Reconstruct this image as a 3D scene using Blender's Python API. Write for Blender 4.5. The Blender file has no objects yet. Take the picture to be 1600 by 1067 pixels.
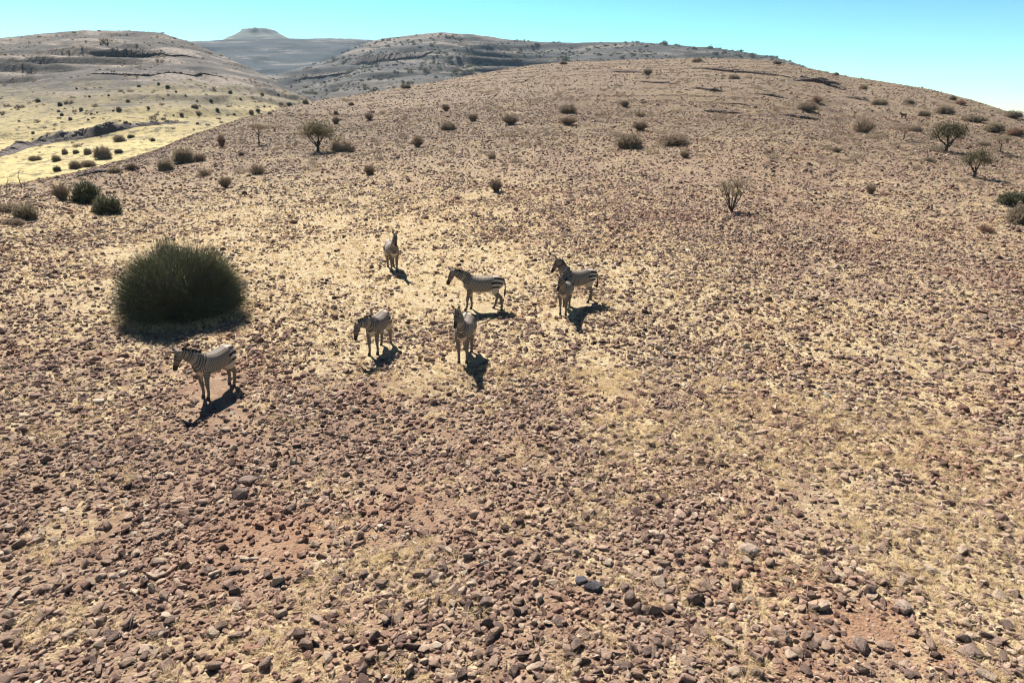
import bpy, bmesh, math, random
import numpy as np
from mathutils import Vector, Matrix

R = math.radians
random.seed(7)
rng = np.random.default_rng(11)
scene = bpy.context.scene
COL = scene.collection

# ------------------------------------------------------------------ camera
CAM_H = 6.9
PITCH = R(18.2)
FPX = 1043.0            # focal length in pixels of the 1600 px wide photograph
cam_data = bpy.data.cameras.new('camera')
cam_data.sensor_width = 36.0
cam_data.lens = 36.0 * FPX / 1600.0
cam_data.clip_start = 0.1
cam_data.clip_end = 30000.0
cam = bpy.data.objects.new('camera', cam_data)
COL.objects.link(cam)
cam.location = (0, 0, CAM_H)
cam.rotation_euler = (math.pi / 2 - PITCH, 0, 0)
scene.camera = cam

# ------------------------------------------------------------------ sky, sun, exposure
SUN_AZ_LEFT = R(28.0)    # sun stands in front of the camera, to the left
SUN_EL = R(49.0)
world = bpy.data.worlds.new('World')
scene.world = world
world.use_nodes = True
wn = world.node_tree.nodes
wl = world.node_tree.links
for n in list(wn):
    wn.remove(n)
sky = wn.new('ShaderNodeTexSky')
sky.sky_type = 'NISHITA'
sky.sun_disc = False
sky.sun_elevation = SUN_EL
sky.sun_rotation = -SUN_AZ_LEFT
sky.altitude = 900
sky.air_density = 1.0
sky.dust_density = 0.15
sky.ozone_density = 6.0
tint = wn.new('ShaderNodeMix')
tint.data_type = 'RGBA'
tint.blend_type = 'MULTIPLY'
tint.inputs['Factor'].default_value = 1.0
gam = wn.new('ShaderNodeGamma')
gam.inputs['Gamma'].default_value = 2.3
wl.new(sky.outputs['Color'], gam.inputs['Color'])
wl.new(gam.outputs['Color'], tint.inputs['A'])
tint.inputs['B'].default_value = (0.094, 0.083, 0.043, 1)
bg = wn.new('ShaderNodeBackground')
bg.inputs['Strength'].default_value = 0.10
wo = wn.new('ShaderNodeOutputWorld')
wl.new(tint.outputs['Result'], bg.inputs['Color'])
wl.new(bg.outputs['Background'], wo.inputs['Surface'])

sun_data = bpy.data.lights.new('sun', 'SUN')
sun_data.energy = 4.8
sun_data.angle = R(0.55)
sun_data.color = (1.0, 0.955, 0.885)
sun = bpy.data.objects.new('sun', sun_data)
COL.objects.link(sun)
sdir = Vector((-math.sin(SUN_AZ_LEFT) * math.cos(SUN_EL), math.cos(SUN_AZ_LEFT) * math.cos(SUN_EL), math.sin(SUN_EL)))
sun.rotation_euler = sdir.to_track_quat('Z', 'Y').to_euler()
sun.location = sdir * 60

vs = scene.view_settings
vs.view_transform = 'Standard'
vs.look = 'None'
vs.exposure = 1.45
vs.gamma = 1.0
vs.use_curve_mapping = False
scene.cycles.max_bounces = 4
scene.cycles.diffuse_bounces = 3
scene.cycles.transmission_bounces = 2
scene.cycles.volume_bounces = 0
scene.cycles.use_denoising = True
scene.cycles.pixel_filter_type = 'BLACKMAN_HARRIS'
scene.cycles.filter_width = 1.15
scene.cycles.use_adaptive_sampling = True
scene.cycles.adaptive_threshold = 0.02

# ------------------------------------------------------------------ noise
def hash2(ix, iy, s):
    n = (ix.astype(np.int64) * 374761393 + iy.astype(np.int64) * 668265263 + s * 144269504) & 0x7fffffff
    n = ((n ^ (n >> 13)) * 1274126177) & 0x7fffffff
    return ((n ^ (n >> 16)) & 0xffff) / 65535.0

def vnoise(x, y, s=0):
    x = np.asarray(x, float); y = np.asarray(y, float)
    ix = np.floor(x); iy = np.floor(y)
    fx = x - ix; fy = y - iy
    fx = fx * fx * (3 - 2 * fx); fy = fy * fy * (3 - 2 * fy)
    a = hash2(ix, iy, s); b = hash2(ix + 1, iy, s); c = hash2(ix, iy + 1, s); d = hash2(ix + 1, iy + 1, s)
    return (a * (1 - fx) + b * fx) * (1 - fy) + (c * (1 - fx) + d * fx) * fy

def fbm(x, y, scale, octs=4, s=0, gain=0.5):
    v = 0; a = 1; t = 0
    for i in range(octs):
        v = v + a * (vnoise(x / scale, y / scale, s + i * 17) - 0.5)
        t += a; a *= gain; scale *= 0.5
    return v / t * 2.0        # about -1..1

# ------------------------------------------------------------------ view geometry
def px_dir(u, v):
    u = np.asarray(u, float); v = np.asarray(v, float)
    a = u - 800.0; b = 533.5 - v
    return a, FPX * math.cos(PITCH) + b * math.sin(PITCH), -FPX * math.sin(PITCH) + b * math.cos(PITCH)

def px_azel(u, v):
    x, y, z = px_dir(u, v)
    return np.arctan2(x, y), np.arctan2(z, np.hypot(x, y))

# crest of the near slope: pixel, distance in metres
CREST = [(-700, 640, 24), (-400, 510, 30), (-200, 425, 36), (0, 345, 46), (100, 303, 57), (200, 264, 74), (250, 243, 86), (330, 207, 108), (400, 183, 132),
         (490, 160, 168), (560, 150, 190), (700, 125, 228), (830, 102, 258), (900, 97, 270), (1000, 93, 280),
         (1100, 90, 280), (1200, 94, 270), (1250, 104, 258), (1330, 122, 238), (1450, 141, 208), (1540, 164, 180),
         (1600, 186, 158), (1700, 230, 128), (1850, 300, 96), (2100, 420, 66), (2500, 640, 40)]
_c = np.array(CREST, float)
C_AZ, C_EL = px_azel(_c[:, 0], _c[:, 1])
C_R = _c[:, 2]
C_Z = CAM_H + C_R * np.tan(C_EL)
FLOOR = -15.0

def ground_z(x, y, detail=True):
    x = np.asarray(x, float); y = np.asarray(y, float)
    r = np.hypot(x, y); az = np.arctan2(x, y)
    rc = np.interp(az, C_AZ, C_R); zc = np.interp(az, C_AZ, C_Z)
    zc = np.where(np.abs(az) > 1.2, np.minimum(zc, 0.0), zc)
    r0 = np.minimum(13.0, rc * 0.5)
    t = np.clip((r - r0) / (rc - r0), 0, 1)
    z = zc * t ** 1.22
    over = np.maximum(r - rc, 0)
    slope = np.clip(1.22 * zc / (rc - r0), -0.02, 0.10)
    z = z + slope * over - 0.010 * over ** 1.62
    z = np.maximum(z, FLOOR + 0.004 * np.maximum(300 - r, 0))
    if detail:
        w = np.clip(r / 30.0, 0.15, 1.0)
        far = np.clip((r - 45) / 80.0, 0, 1)
        lim = np.clip((rc * 1.05 - r) / 30.0, 0, 1)
        z = z + fbm(x, y, 9.0, 3, 3) * 0.10 * w + fbm(x, y, 2.2, 2, 5) * 0.03
        # low rocky benches along the upper slope
        ph = z * 0.55 + fbm(x, y, 40.0, 3, 9) * 0.9
        fr = ph - np.floor(ph)
        z = z + far * lim * 0.62 * (np.clip((fr - 0.80) / 0.16, 0, 1) - fr) * np.clip(0.4 + fbm(x, y, 26, 2, 21) * 1.6, 0, 1)
        z = z + far * fbm(x, y, 24.0, 4, 31) * 0.60 * np.clip((rc * 0.97 - r) / 40, 0.30, 1)
    return z

def layer(sky_pts, rcs, zfoot, r1, power, back, terr, seed, detail_scale, rough=1.0):
    p = np.array(sky_pts, float)
    az, el = px_azel(p[:, 0], p[:, 1])
    rc_ = np.interp(np.arange(len(p)), np.linspace(0, len(p) - 1, len(rcs)), rcs)
    zc_ = CAM_H + rc_ * np.tan(el)
    zf = np.interp(np.arange(len(p)), np.linspace(0, len(p) - 1, len(zfoot)), zfoot)
    def f(x, y):
        x = np.asarray(x, float); y = np.asarray(y, float)
        r = np.hypot(x, y); a = np.arctan2(x, y)
        rc = np.interp(a, az, rc_); zc = np.interp(a, az, zc_); z0 = np.interp(a, az, zf)
        t = np.clip((r - r1) / (rc - r1), 0, 1)
        z = z0 + (zc - z0) * t ** power
        over = np.maximum(r - rc, 0)
        z = z - back * over * np.clip(over / (0.04 * rc), 0, 1)
        if terr:
            ph = z / terr + fbm(x, y, detail_scale * 1.6, 3, seed + 4) * 0.45
            fr = ph - np.floor(ph)
            amp = np.clip(0.35 + fbm(x, y, detail_scale * 0.9, 2, seed + 8) * 1.3, 0, 1) * np.clip((t - 0.15) * 2.5, 0, 1) * np.clip((1.0 - t) * 14, 0.1, 1)
            z = z + terr * amp * 0.95 * (np.clip((fr - 0.78) / 0.16, 0, 1) - fr)
        edge = np.clip((1.02 - t) * 8, 0.10, 1)
        gul = np.abs(fbm(x, y, detail_scale * 0.8, 3, seed + 30))
        z = z + edge * (fbm(x, y, detail_scale, 5, seed) * detail_scale * 0.035 * rough - np.clip(0.18 - gul, 0, 1) * detail_scale * 0.12 * rough * np.clip(t * 2, 0, 1))
        out = (a < az[0]) | (a > az[-1])
        return np.where(out, -60.0, z)
    f.az = (az[0], az[-1]); f.rc = (rc_.min(), rc_.max())
    return f

hill_z = layer([(-420, 110), (-200, 78), (0, 60), (60, 53), (130, 47), (200, 48), (250, 51), (300, 66), (345, 86), (390, 106), (440, 132), (490, 160), (540, 182), (620, 215)],
               [560, 560, 540, 500, 430, 380], [-9.5, -7.5, -6.0, -4.0, -3.0], 105, 1.28, 0.25, 5.5, 50, 60.0)
ridge_z = layer([(300, 168), (350, 146), (400, 127), (450, 112), (500, 99), (540, 82), (570, 67), (600, 60), (640, 55), (690, 50), (740, 53), (800, 62), (870, 66), (1000, 67), (1100, 73), (1200, 86), (1240, 97), (1320, 130), (1420, 170)],
                [800, 950, 1000, 1000, 900, 760], [-14, -14], 420, 0.95, 0.3, 13.0, 80, 150.0, 1.7)
range_z = layer([(-300, 120), (60, 110), (200, 86), (270, 68), (300, 64.5), (330, 63.5), (360, 62), (400, 62.5), (440, 60.5), (470, 61.2), (510, 59.5), (545, 60), (610, 63), (700, 86), (830, 120)],
                [1900, 2000, 2000, 1900], [-30, -30], 950, 1.15, 0.3, 26.0, 120, 320.0, 2.0)

def surf_z(x, y):
    return np.maximum(np.maximum(ground_z(x, y), hill_z(x, y)), np.maximum(ridge_z(x, y), range_z(x, y)))

_T = np.geomspace(6, 2600, 700)
def px_hit(u, v, fn=surf_z):
    """point where the line of sight through a pixel of the photograph meets the terrain"""
    x, y, z = px_dir(u, v)
    h = math.hypot(x, y)
    dx, dy, dz = x / h, y / h, z / h
    T = _T
    for _ in range(2):
        zz = fn(dx * T, dy * T)
        below = np.nonzero(CAM_H + dz * T <= zz)[0]
        i = below[0] if len(below) else len(T) - 1
        t, zt = T[i], float(zz[i])
        T = np.linspace(T[max(i - 1, 0)], T[i], 60)
    return Vector((dx * t, dy * t, zt))

def gz(x, y):
    return float(ground_z(np.array([x]), np.array([y]))[0])

def scale_at(p):   # pixels per metre at a point
    d = (Vector(p) - cam.location)
    fwd = Vector((0, math.cos(PITCH), -math.sin(PITCH)))
    return FPX / d.dot(fwd)

# ------------------------------------------------------------------ material helpers
class NT:
    def __init__(self, name):
        self.m = bpy.data.materials.new(name)
        self.m.use_nodes = True
        self.t = self.m.node_tree
        self.t.nodes.clear()
        self.out = self.t.nodes.new('ShaderNodeOutputMaterial')
        self.b = self.t.nodes.new('ShaderNodeBsdfPrincipled')
        self.b.inputs['Roughness'].default_value = 0.95
        self.b.inputs['Specular IOR Level'].default_value = 0.12
        self.t.links.new(self.b.outputs[0], self.out.inputs['Surface'])
    def n(self, typ, **kw):
        nd = self.t.nodes.new(typ)
        for k, v in kw.items():
            setattr(nd, k, v)
        return nd
    def l(self, a, b):
        self.t.links.new(a, b)
    def noise(self, scale, detail=4, rough=0.55, vec=None, dist=0.0):
        nd = self.n('ShaderNodeTexNoise')
        nd.inputs['Scale'].default_value = scale
        nd.inputs['Detail'].default_value = detail
        nd.inputs['Roughness'].default_value = rough
        nd.inputs['Distortion'].default_value = dist
        if vec is not None:
            self.l(vec, nd.inputs['Vector'])
        return nd.outputs['Fac']
    def ramp(self, fac, stops, interp='LINEAR'):
        nd = self.n('ShaderNodeValToRGB')
        nd.color_ramp.interpolation = interp
        el = nd.color_ramp.elements
        while len(el) < len(stops):
            el.new(0.5)
        for e, (p, c) in zip(el, stops):
            e.position = p
            e.color = (c[0], c[1], c[2], 1) if hasattr(c, '__len__') else (c, c, c, 1)
        self.l(fac, nd.inputs['Fac'])
        return nd.outputs['Color']
    def mix(self, fac, a, b, blend='MIX'):
        nd = self.n('ShaderNodeMix', data_type='RGBA', blend_type=blend)
        for sock, val in ((nd.inputs['Factor'], fac), (nd.inputs['A'], a), (nd.inputs['B'], b)):
            if isinstance(val, (int, float)):
                sock.default_value = val if sock.type == 'VALUE' else (val, val, val, 1)
            elif isinstance(val, tuple):
                sock.default_value = (val[0], val[1], val[2], 1)
            else:
                self.l(val, sock)
        return nd.outputs['Result']
    def math(self, op, a, b=0.5, clamp=False):
        nd = self.n('ShaderNodeMath', operation=op)
        nd.use_clamp = clamp
        for sock, val in ((nd.inputs[0], a), (nd.inputs[1], b)):
            if isinstance(val, (int, float)):
                sock.default_value = val
            else:
                self.l(val, sock)
        return nd.outputs[0]
    def attr(self, name, color=False):
        nd = self.n('ShaderNodeAttribute', attribute_name=name)
        return nd.outputs['Color'] if color else nd.outputs['Fac']
    def bump(self, height, strength=0.5, dist=0.05):
        nd = self.n('ShaderNodeBump')
        nd.inputs['Strength'].default_value = strength
        nd.inputs['Distance'].default_value = dist
        self.l(height, nd.inputs['Height'])
        self.l(nd.outputs[0], self.b.inputs['Normal'])
    def color(self, c):
        if isinstance(c, tuple):
            self.b.inputs['Base Color'].default_value = (c[0], c[1], c[2], 1)
        else:
            self.l(c, self.b.inputs['Base Color'])
        return self
    def translucent(self, c, fac):
        tr = self.n('ShaderNodeBsdfTranslucent')
        if isinstance(c, tuple):
            tr.inputs['Color'].default_value = (c[0], c[1], c[2], 1)
        else:
            self.l(c, tr.inputs['Color'])
        mx = self.n('ShaderNodeMixShader')
        mx.inputs['Fac'].default_value = fac
        self.l(self.b.outputs[0], mx.inputs[1])
        self.l(tr.outputs[0], mx.inputs[2])
        self.l(mx.outputs[0], self.out.inputs['Surface'])

def geo_pos(m):
    return m.n('ShaderNodeNewGeometry').outputs['Position']

def mat_ground():
    m = NT('stony_soil')
    p = geo_pos(m)
    soil = m.ramp(m.noise(1.3, 6, 0.6, p), [(0.30, (0.165, 0.104, 0.071)), (0.52, (0.238, 0.160, 0.108)), (0.72, (0.325, 0.230, 0.157))])
    red = m.ramp(m.noise(2.4, 5, 0.6, p), [(0.3, (0.22, 0.115, 0.065)), (0.7, (0.33, 0.18, 0.105))])
    straw = m.ramp(m.noise(7.0, 7, 0.7, p), [(0.32, (0.22, 0.155, 0.090)), (0.5, (0.40, 0.310, 0.178)), (0.68, (0.64, 0.525, 0.32))])
    c = m.mix(m.attr('red'), soil, red)
    g = m.math('ADD', m.attr('grass'), m.math('MULTIPLY', m.math('SUBTRACT', m.noise(2.6, 7, 0.75, p), 0.5), 2.4))
    g = m.ramp(g, [(0.30, 0.0), (0.75, 0.85)])
    c = m.mix(g, c, straw)
    farc = m.ramp(m.noise(0.045, 7, 0.62, p, 0.4), [(0.30, (0.095, 0.082, 0.050)), (0.44, (0.135, 0.102, 0.066)), (0.58, (0.105, 0.074, 0.052)), (0.70, (0.22, 0.165, 0.098))])
    farc = m.mix(m.ramp(m.noise(0.35, 6, 0.72, p, 0.3), [(0.42, 0.0), (0.60, 0.75)]), farc, m.mix(m.noise(0.09, 3, 0.5, p), (0.15, 0.10, 0.075), (0.27, 0.215, 0.125)))
    c = m.mix(m.math('MULTIPLY', m.attr('far'), 0.85), c, farc)
    # unresolved pebbles and far stones
    v1 = m.n('ShaderNodeTexVoronoi'); v1.inputs['Scale'].default_value = 3.2; m.l(p, v1.inputs['Vector'])
    v2 = m.n('ShaderNodeTexVoronoi'); v2.inputs['Scale'].default_value = 13.0; m.l(p, v2.inputs['Vector'])
    peb = m.ramp(v2.outputs['Distance'], [(0.20, 1.0), (0.42, 0.0)])
    sep = m.n('ShaderNodeSeparateColor'); m.l(v2.outputs['Color'], sep.inputs[0])
    pcol = m.ramp(sep.outputs[0], [(0.0, (0.10, 0.068, 0.055)), (0.5, (0.215, 0.150, 0.118)), (1.0, (0.38, 0.29, 0.23))])
    pm = m.math('MULTIPLY', peb, m.ramp(sep.outputs[1], [(0.45, 0.0), (0.6, 0.8)]))
    c = m.mix(pm, c, pcol)
    st = m.ramp(v1.outputs['Distance'], [(0.16, 1.0), (0.40, 0.0)])
    sep1 = m.n('ShaderNodeSeparateColor'); m.l(v1.outputs['Color'], sep1.inputs[0])
    stcol = m.ramp(sep1.outputs[0], [(0.0, (0.085, 0.060, 0.050)), (0.6, (0.19, 0.13, 0.105)), (1.0, (0.33, 0.25, 0.2))])
    stm = m.math('MULTIPLY', m.math('MULTIPLY', st, m.ramp(sep1.outputs[1], [(0.40, 0.0), (0.55, 0.85)])), m.attr('far'))
    c = m.mix(stm, c, stcol)
    m.color(c)
    h = m.math('ADD', m.math('MULTIPLY', peb, 0.35), m.math('ADD', m.noise(22, 5, 0.65, p), m.math('MULTIPLY', stm, 2.2)))
    m.bump(h, 0.9, 0.06)
    return m.m

def mat_hill(name, low, high, pale, dark, zlo, zhi, sc, scrub=0.5):
    m = NT(name)
    p = geo_pos(m)
    sp = m.n('ShaderNodeSeparateXYZ'); m.l(p, sp.inputs[0])
    hgt = m.n('ShaderNodeMapRange'); m.l(sp.outputs['Z'], hgt.inputs['Value'])
    hgt.inputs['From Min'].default_value = zlo; hgt.inputs['From Max'].default_value = zhi
    n1 = m.noise(sc, 6, 0.6, p)
    f = m.math('ADD', hgt.outputs[0], m.math('MULTIPLY', m.math('SUBTRACT', n1, 0.5), 1.0))
    mid = tuple(0.45 * a + 0.55 * b for a, b in zip(low, high))
    c = m.ramp(f, [(0.05, low), (0.42, mid), (0.85, high)])
    # bands of pale rubble following the contours
    mp = m.n('ShaderNodeMapping'); m.l(p, mp.inputs['Vector'])
    mp.inputs['Scale'].default_value = (0.25, 0.25, 2.2)
    n2 = m.noise(sc * 2.2, 6, 0.65, mp.outputs[0], 0.6)
    upper = m.ramp(f, [(0.35, 0.15), (0.7, 1.0)])
    c = m.mix(m.math('MULTIPLY', m.ramp(n2, [(0.52, 0.0), (0.60, 0.85)]), upper), c, pale)
    c = m.mix(m.math('MULTIPLY', m.ramp(n2, [(0.36, 0.9), (0.47, 0.0)]), upper), c, dark)
    n3 = m.noise(sc * 14, 5, 0.7, p)
    c = m.mix(m.ramp(n3, [(0.50, 0.0), (0.60, scrub)]), c, dark)
    c = m.mix(m.ramp(m.noise(sc * 30, 4, 0.7, p), [(0.35, 0.45), (0.6, 0.0)]), c, m.mix(0.5, c, dark))
    m.color(c)
    m.bump(m.math('ADD', n3, m.math('MULTIPLY', n2, 2.0)), 0.6, 0.25 / sc * 0.06)
    return m.m

def mat_stone():
    m = NT('loose_stone')
    oi = m.n('ShaderNodeObjectInfo')
    base = m.ramp(oi.outputs['Random'], [(0.0, (0.080, 0.050, 0.042)), (0.14, (0.165, 0.101, 0.077)), (0.42, (0.268, 0.174, 0.131)), (0.75, (0.352, 0.242, 0.180)), (0.95, (0.42, 0.32, 0.23)), (1.0, (0.50, 0.41, 0.31))])
    reg = m.noise(0.35, 3, 0.5, oi.outputs['Location'])
    base = m.mix(m.ramp(reg, [(0.5, 0.0), (0.68, 0.55)]), base, m.mix(1.0, base, (1.10, 0.84, 0.74), 'MULTIPLY'))
    tc = m.n('ShaderNodeTexCoord')
    n = m.noise(2.3, 5, 0.65, tc.outputs['Object'])
    c = m.mix(m.ramp(n, [(0.35, 0.0), (0.7, 0.5)]), base, m.mix(1.0, base, (0.55, 0.52, 0.52), 'MULTIPLY'))
    c = m.mix(m.ramp(m.noise(9, 4, 0.7, tc.outputs['Object']), [(0.6, 0.0), (0.72, 0.4)]), c, (0.40, 0.31, 0.22))
    m.color(c)
    m.b.inputs['Roughness'].default_value = 0.85
    m.bump(m.noise(7, 5, 0.7, tc.outputs['Object']), 0.5, 0.15)
    return m.m

def mat_plain_stone(name, c0, c1):
    m = NT(name)
    tc = m.n('ShaderNodeTexCoord')
    m.color(m.ramp(m.noise(3.0, 6, 0.65, tc.outputs['Object']), [(0.32, c0), (0.7, c1)]))
    m.b.inputs['Roughness'].default_value = 0.8
    m.bump(m.noise(7, 5, 0.7, tc.outputs['Object']), 0.5, 0.15)
    return m.m

def mat_plant(name, c0, c1, trans=0.25, wscale=1.0):
    m = NT(name)
    p = geo_pos(m)
    oi = m.n('ShaderNodeObjectInfo')
    f = m.math('ADD', m.math('MULTIPLY', m.noise(3.0 * wscale, 4, 0.6, p), 0.8), m.math('MULTIPLY', oi.outputs['Random'], 0.25))
    c = m.ramp(f, [(0.25, c0), (0.8, c1)])
    m.color(c)
    if trans > 0:
        m.translucent(c, trans)
    return m.m

M_GROUND = mat_ground()
M_HILL = mat_hill('dry_hillside', (0.44, 0.35, 0.155), (0.078, 0.066, 0.054), (0.23, 0.185, 0.145), (0.030, 0.027, 0.025), -2.0, 30.0, 0.035, 0.75)
M_RIDGE = mat_hill('scrubby_ridge', (0.115, 0.094, 0.074), (0.056, 0.054, 0.050), (0.20, 0.165, 0.13), (0.035, 0.034, 0.032), 5, 70, 0.016, 0.8)
M_RANGE = mat_hill('dark_range', (0.080, 0.078, 0.066), (0.032, 0.037, 0.036), (0.16, 0.145, 0.12), (0.014, 0.018, 0.019), 0, 130, 0.012, 0.6)
M_BUTTE = mat_hill('butte_rock', (0.26, 0.25, 0.19), (0.11, 0.12, 0.095), (0.30, 0.28, 0.23), (0.08, 0.08, 0.07), 175, 205, 0.02, 0.4)
M_STONE = mat_stone()
M_STRAW = mat_plant('dry_grass', (0.48, 0.355, 0.195), (0.82, 0.655, 0.405), 0.4)
M_DSTONE = mat_plain_stone('dark_stone', (0.035, 0.033, 0.038), (0.11, 0.10, 0.105))
M_BSTONE = mat_plain_stone('brown_stone', (0.10, 0.07, 0.06), (0.25, 0.18, 0.14))
M_PSTONE = mat_plain_stone('pale_stone', (0.22, 0.16, 0.125), (0.40, 0.30, 0.235))
M_LEDGE = mat_plain_stone('ledge_rock', (0.055, 0.040, 0.034), (0.17, 0.125, 0.10))
M_EUPH = mat_plant('grey_green_stems', (0.19, 0.195, 0.13), (0.33, 0.32, 0.21), 0.5)
M_OLIVE = mat_plant('olive_foliage', (0.20, 0.160, 0.108), (0.32, 0.258, 0.175), 0.45)
M_DKGREEN = mat_plant('dark_foliage', (0.075, 0.075, 0.045), (0.16, 0.15, 0.09), 0.35)
M_TWIG = mat_plant('dry_twigs', (0.22, 0.165, 0.12), (0.40, 0.31, 0.225), 0.35)
M_REDTWIG = mat_plant('reddish_twigs', (0.24, 0.145, 0.10), (0.38, 0.25, 0.17), 0.35)
M_ACACIA = mat_plant('acacia_leaves', (0.10, 0.085, 0.05), (0.19, 0.16, 0.095), 0.3)
M_DUSTY = mat_plant('dusty_foliage', (0.19, 0.15, 0.105), (0.32, 0.255, 0.175), 0.45)
M_BARK = mat_plant('bark', (0.035, 0.028, 0.022), (0.10, 0.08, 0.065), 0.0)

# ------------------------------------------------------------------ object helpers
def tag(o, label=None, cat=None, group=None, kind=None):
    if label: o['label'] = label
    if cat: o['category'] = cat
    if group: o['group'] = group
    if kind: o['kind'] = kind
    return o

def mesh_np(name, verts, faces, mat=None, smooth=False):
    me = bpy.data.meshes.new(name)
    me.from_pydata([tuple(v) for v in verts] if not isinstance(verts, np.ndarray) else verts.tolist(), [], faces if isinstance(faces, list) else faces.tolist())
    if mat: me.materials.append(mat)
    if smooth:
        me.polygons.foreach_set('use_smooth', [True] * len(me.polygons))
    me.update()
    return me

def link(name, data, parent=None, loc=None, rot=None, scale=None):
    o = bpy.data.objects.new(name, data)
    COL.objects.link(o)
    if parent: o.parent = parent
    if loc is not None: o.location = loc
    if rot is not None: o.rotation_euler = rot
    if scale is not None: o.scale = scale
    return o

def set_attr(me, name, vals):
    a = me.attributes.new(name, 'FLOAT', 'POINT')
    a.data.foreach_set('value', np.asarray(vals, np.float32))

# ------------------------------------------------------------------ patches of straw and of bare red earth (places on the slope)
def spot(u, v):
    p = px_hit(u, v, lambda a, b: ground_z(a, b, False))
    return p.x, p.y
GRASS_SPOTS = [(u, v, rad, w) + spot(u, v) for u, v, rad, w in [
    (480, 335, 11, .50), (640, 345, 10, .45), (420, 430, 6, .55), (330, 395, 5, .45), (560, 420, 6, .5), (700, 420, 5, .35), (650, 500, 3, .3), (850, 440, 4, .35), (880, 560, 1.8, .45), (800, 540, 2.0, .25),
    (960, 440, 5, .35), (1150, 470, 6, .30), (1300, 560, 5, .28), (1100, 600, 4, .22), (1450, 640, 4, .2), (1250, 720, 3, .25), (1500, 760, 3, .2),
    (530, 880, 1.3, .35), (580, 960, 1.1, .3), (800, 650, 3, .1), (420, 560, 2.0, .4), (480, 760, 1.5, .15), (1350, 520, 5, .2), (1400, 340, 7, .3),
    (1100, 190, 16, .30), (1440, 290, 6, .25), (1000, 900, 1.0, .25), (1220, 900, 1.0, .3), (700, 1020, .8, .2), (1380, 940, .8, .3),
    (120, 700, 6, -.28), (60, 600, 6, -.25), (150, 950, 4, -.28), (650, 700, 4, -.16), (760, 880, 2.5, -.25), (330, 600, 1.0, -.6), (350, 650, .9, -.4),
    (430, 850, .9, -.5), (1370, 985, .8, -.6), (1240, 760, 1.0, -.35), (1150, 310, 16, -.28), (900, 290, 14, -.22), (1300, 400, 10, -.15),
    (300, 750, 2.2, -.2), (720, 780, 1.5, -.2), (1050, 760, 1.5, -.2), (840, 850, 1.2, -.3), (500, 700, 2.0, -.1)]]
RED_SPOTS = [(rad, w) + spot(u, v) for u, v, rad, w in [
    (700, 330, 8, .7), (800, 352, 5, .7), (930, 392, 4, .8), (620, 300, 8, .4), (1370, 985, 1.4, .8), (1130, 960, 1.1, .6), (340, 590, 1.1, .5), (430, 850, 1.0, .6),
    (620, 790, .8, .5), (1050, 720, 1.6, .4), (880, 620, 2.0, .35), (1450, 900, 1.2, .4), (560, 810, .8, .4), (1000, 150, 30, .25), (560, 1000, 1.0, .3)]]
def grass_d(x, y):
    r = np.hypot(x, y)
    g = 0.56 + 0.14 * fbm(x, y, 5.5, 3, 61) + 0.34 * fbm(x, y, 1.3, 2, 67)
    g = g - 0.22 * np.clip((r - 45) / 40, 0, 1)
    g = g + 0.07 * np.clip((18 - r) / 4, 0, 1) + 0.10 * fbm(x, y, 2.4, 2, 63) * np.clip((20 - r) / 6, 0, 1)
    mod = fbm(x, y, 3.0, 3, 69)
    for q, (_, _, rad, w, sx, sy) in enumerate(GRASS_SPOTS):
        g = g + w * (0.75 if q < 8 or w < 0 else 0.42) * np.exp(-((x - sx) ** 2 + (y - sy) ** 2) / (rad * rad * 1.6)) * (0.75 + 0.5 * mod)
    return np.clip(g, 0, 1)
def red_d(x, y):
    g = 0.14 * np.clip(fbm(x, y, 7, 3, 71) + 0.3, 0, 1)
    for rad, w, sx, sy in RED_SPOTS:
        g = g + w * np.exp(-((x - sx) ** 2 + (y - sy) ** 2) / (rad * rad)) * np.clip(0.7 + fbm(x, y, rad * .7, 2, 73), 0, 1)
    return np.clip(g, 0, 0.9)

# ------------------------------------------------------------------ terrain meshes
def polar_mesh(name, zf, az, rr, mat, attrs=None, wrap=False):
    A, Rr = np.meshgrid(az, rr, indexing='ij')
    X = np.sin(A) * Rr; Y = np.cos(A) * Rr
    Z = zf(X, Y)
    na, nr = A.shape
    idx = np.arange(na * nr).reshape(na, nr)
    q = np.stack([idx[:-1, :-1], idx[:-1, 1:], idx[1:, 1:], idx[1:, :-1]], -1).reshape(-1, 4)
    q = q[:, ::-1]
    verts = np.stack([X, Y, Z], -1).reshape(-1, 3)
    me = bpy.data.meshes.new(name)
    nq = len(q)
    me.vertices.add(len(verts)); me.vertices.foreach_set('co', verts.astype(np.float32).ravel())
    me.loops.add(nq * 4); me.loops.foreach_set('vertex_index', q.astype(np.int32).ravel())
    me.polygons.add(nq); me.polygons.foreach_set('loop_start', np.arange(0, nq * 4, 4, dtype=np.int32))
    try: me.polygons.foreach_set('loop_total', np.full(nq, 4, np.int32))
    except Exception: pass
    me.polygons.foreach_set('use_smooth', np.ones(nq, bool))
    me.materials.append(mat)
    me.update(calc_edges=True)
    me.validate()
    if attrs:
        for k, fn in attrs.items():
            set_attr(me, k, fn(X.ravel(), Y.ravel()))
    return link(name, me)

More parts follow.
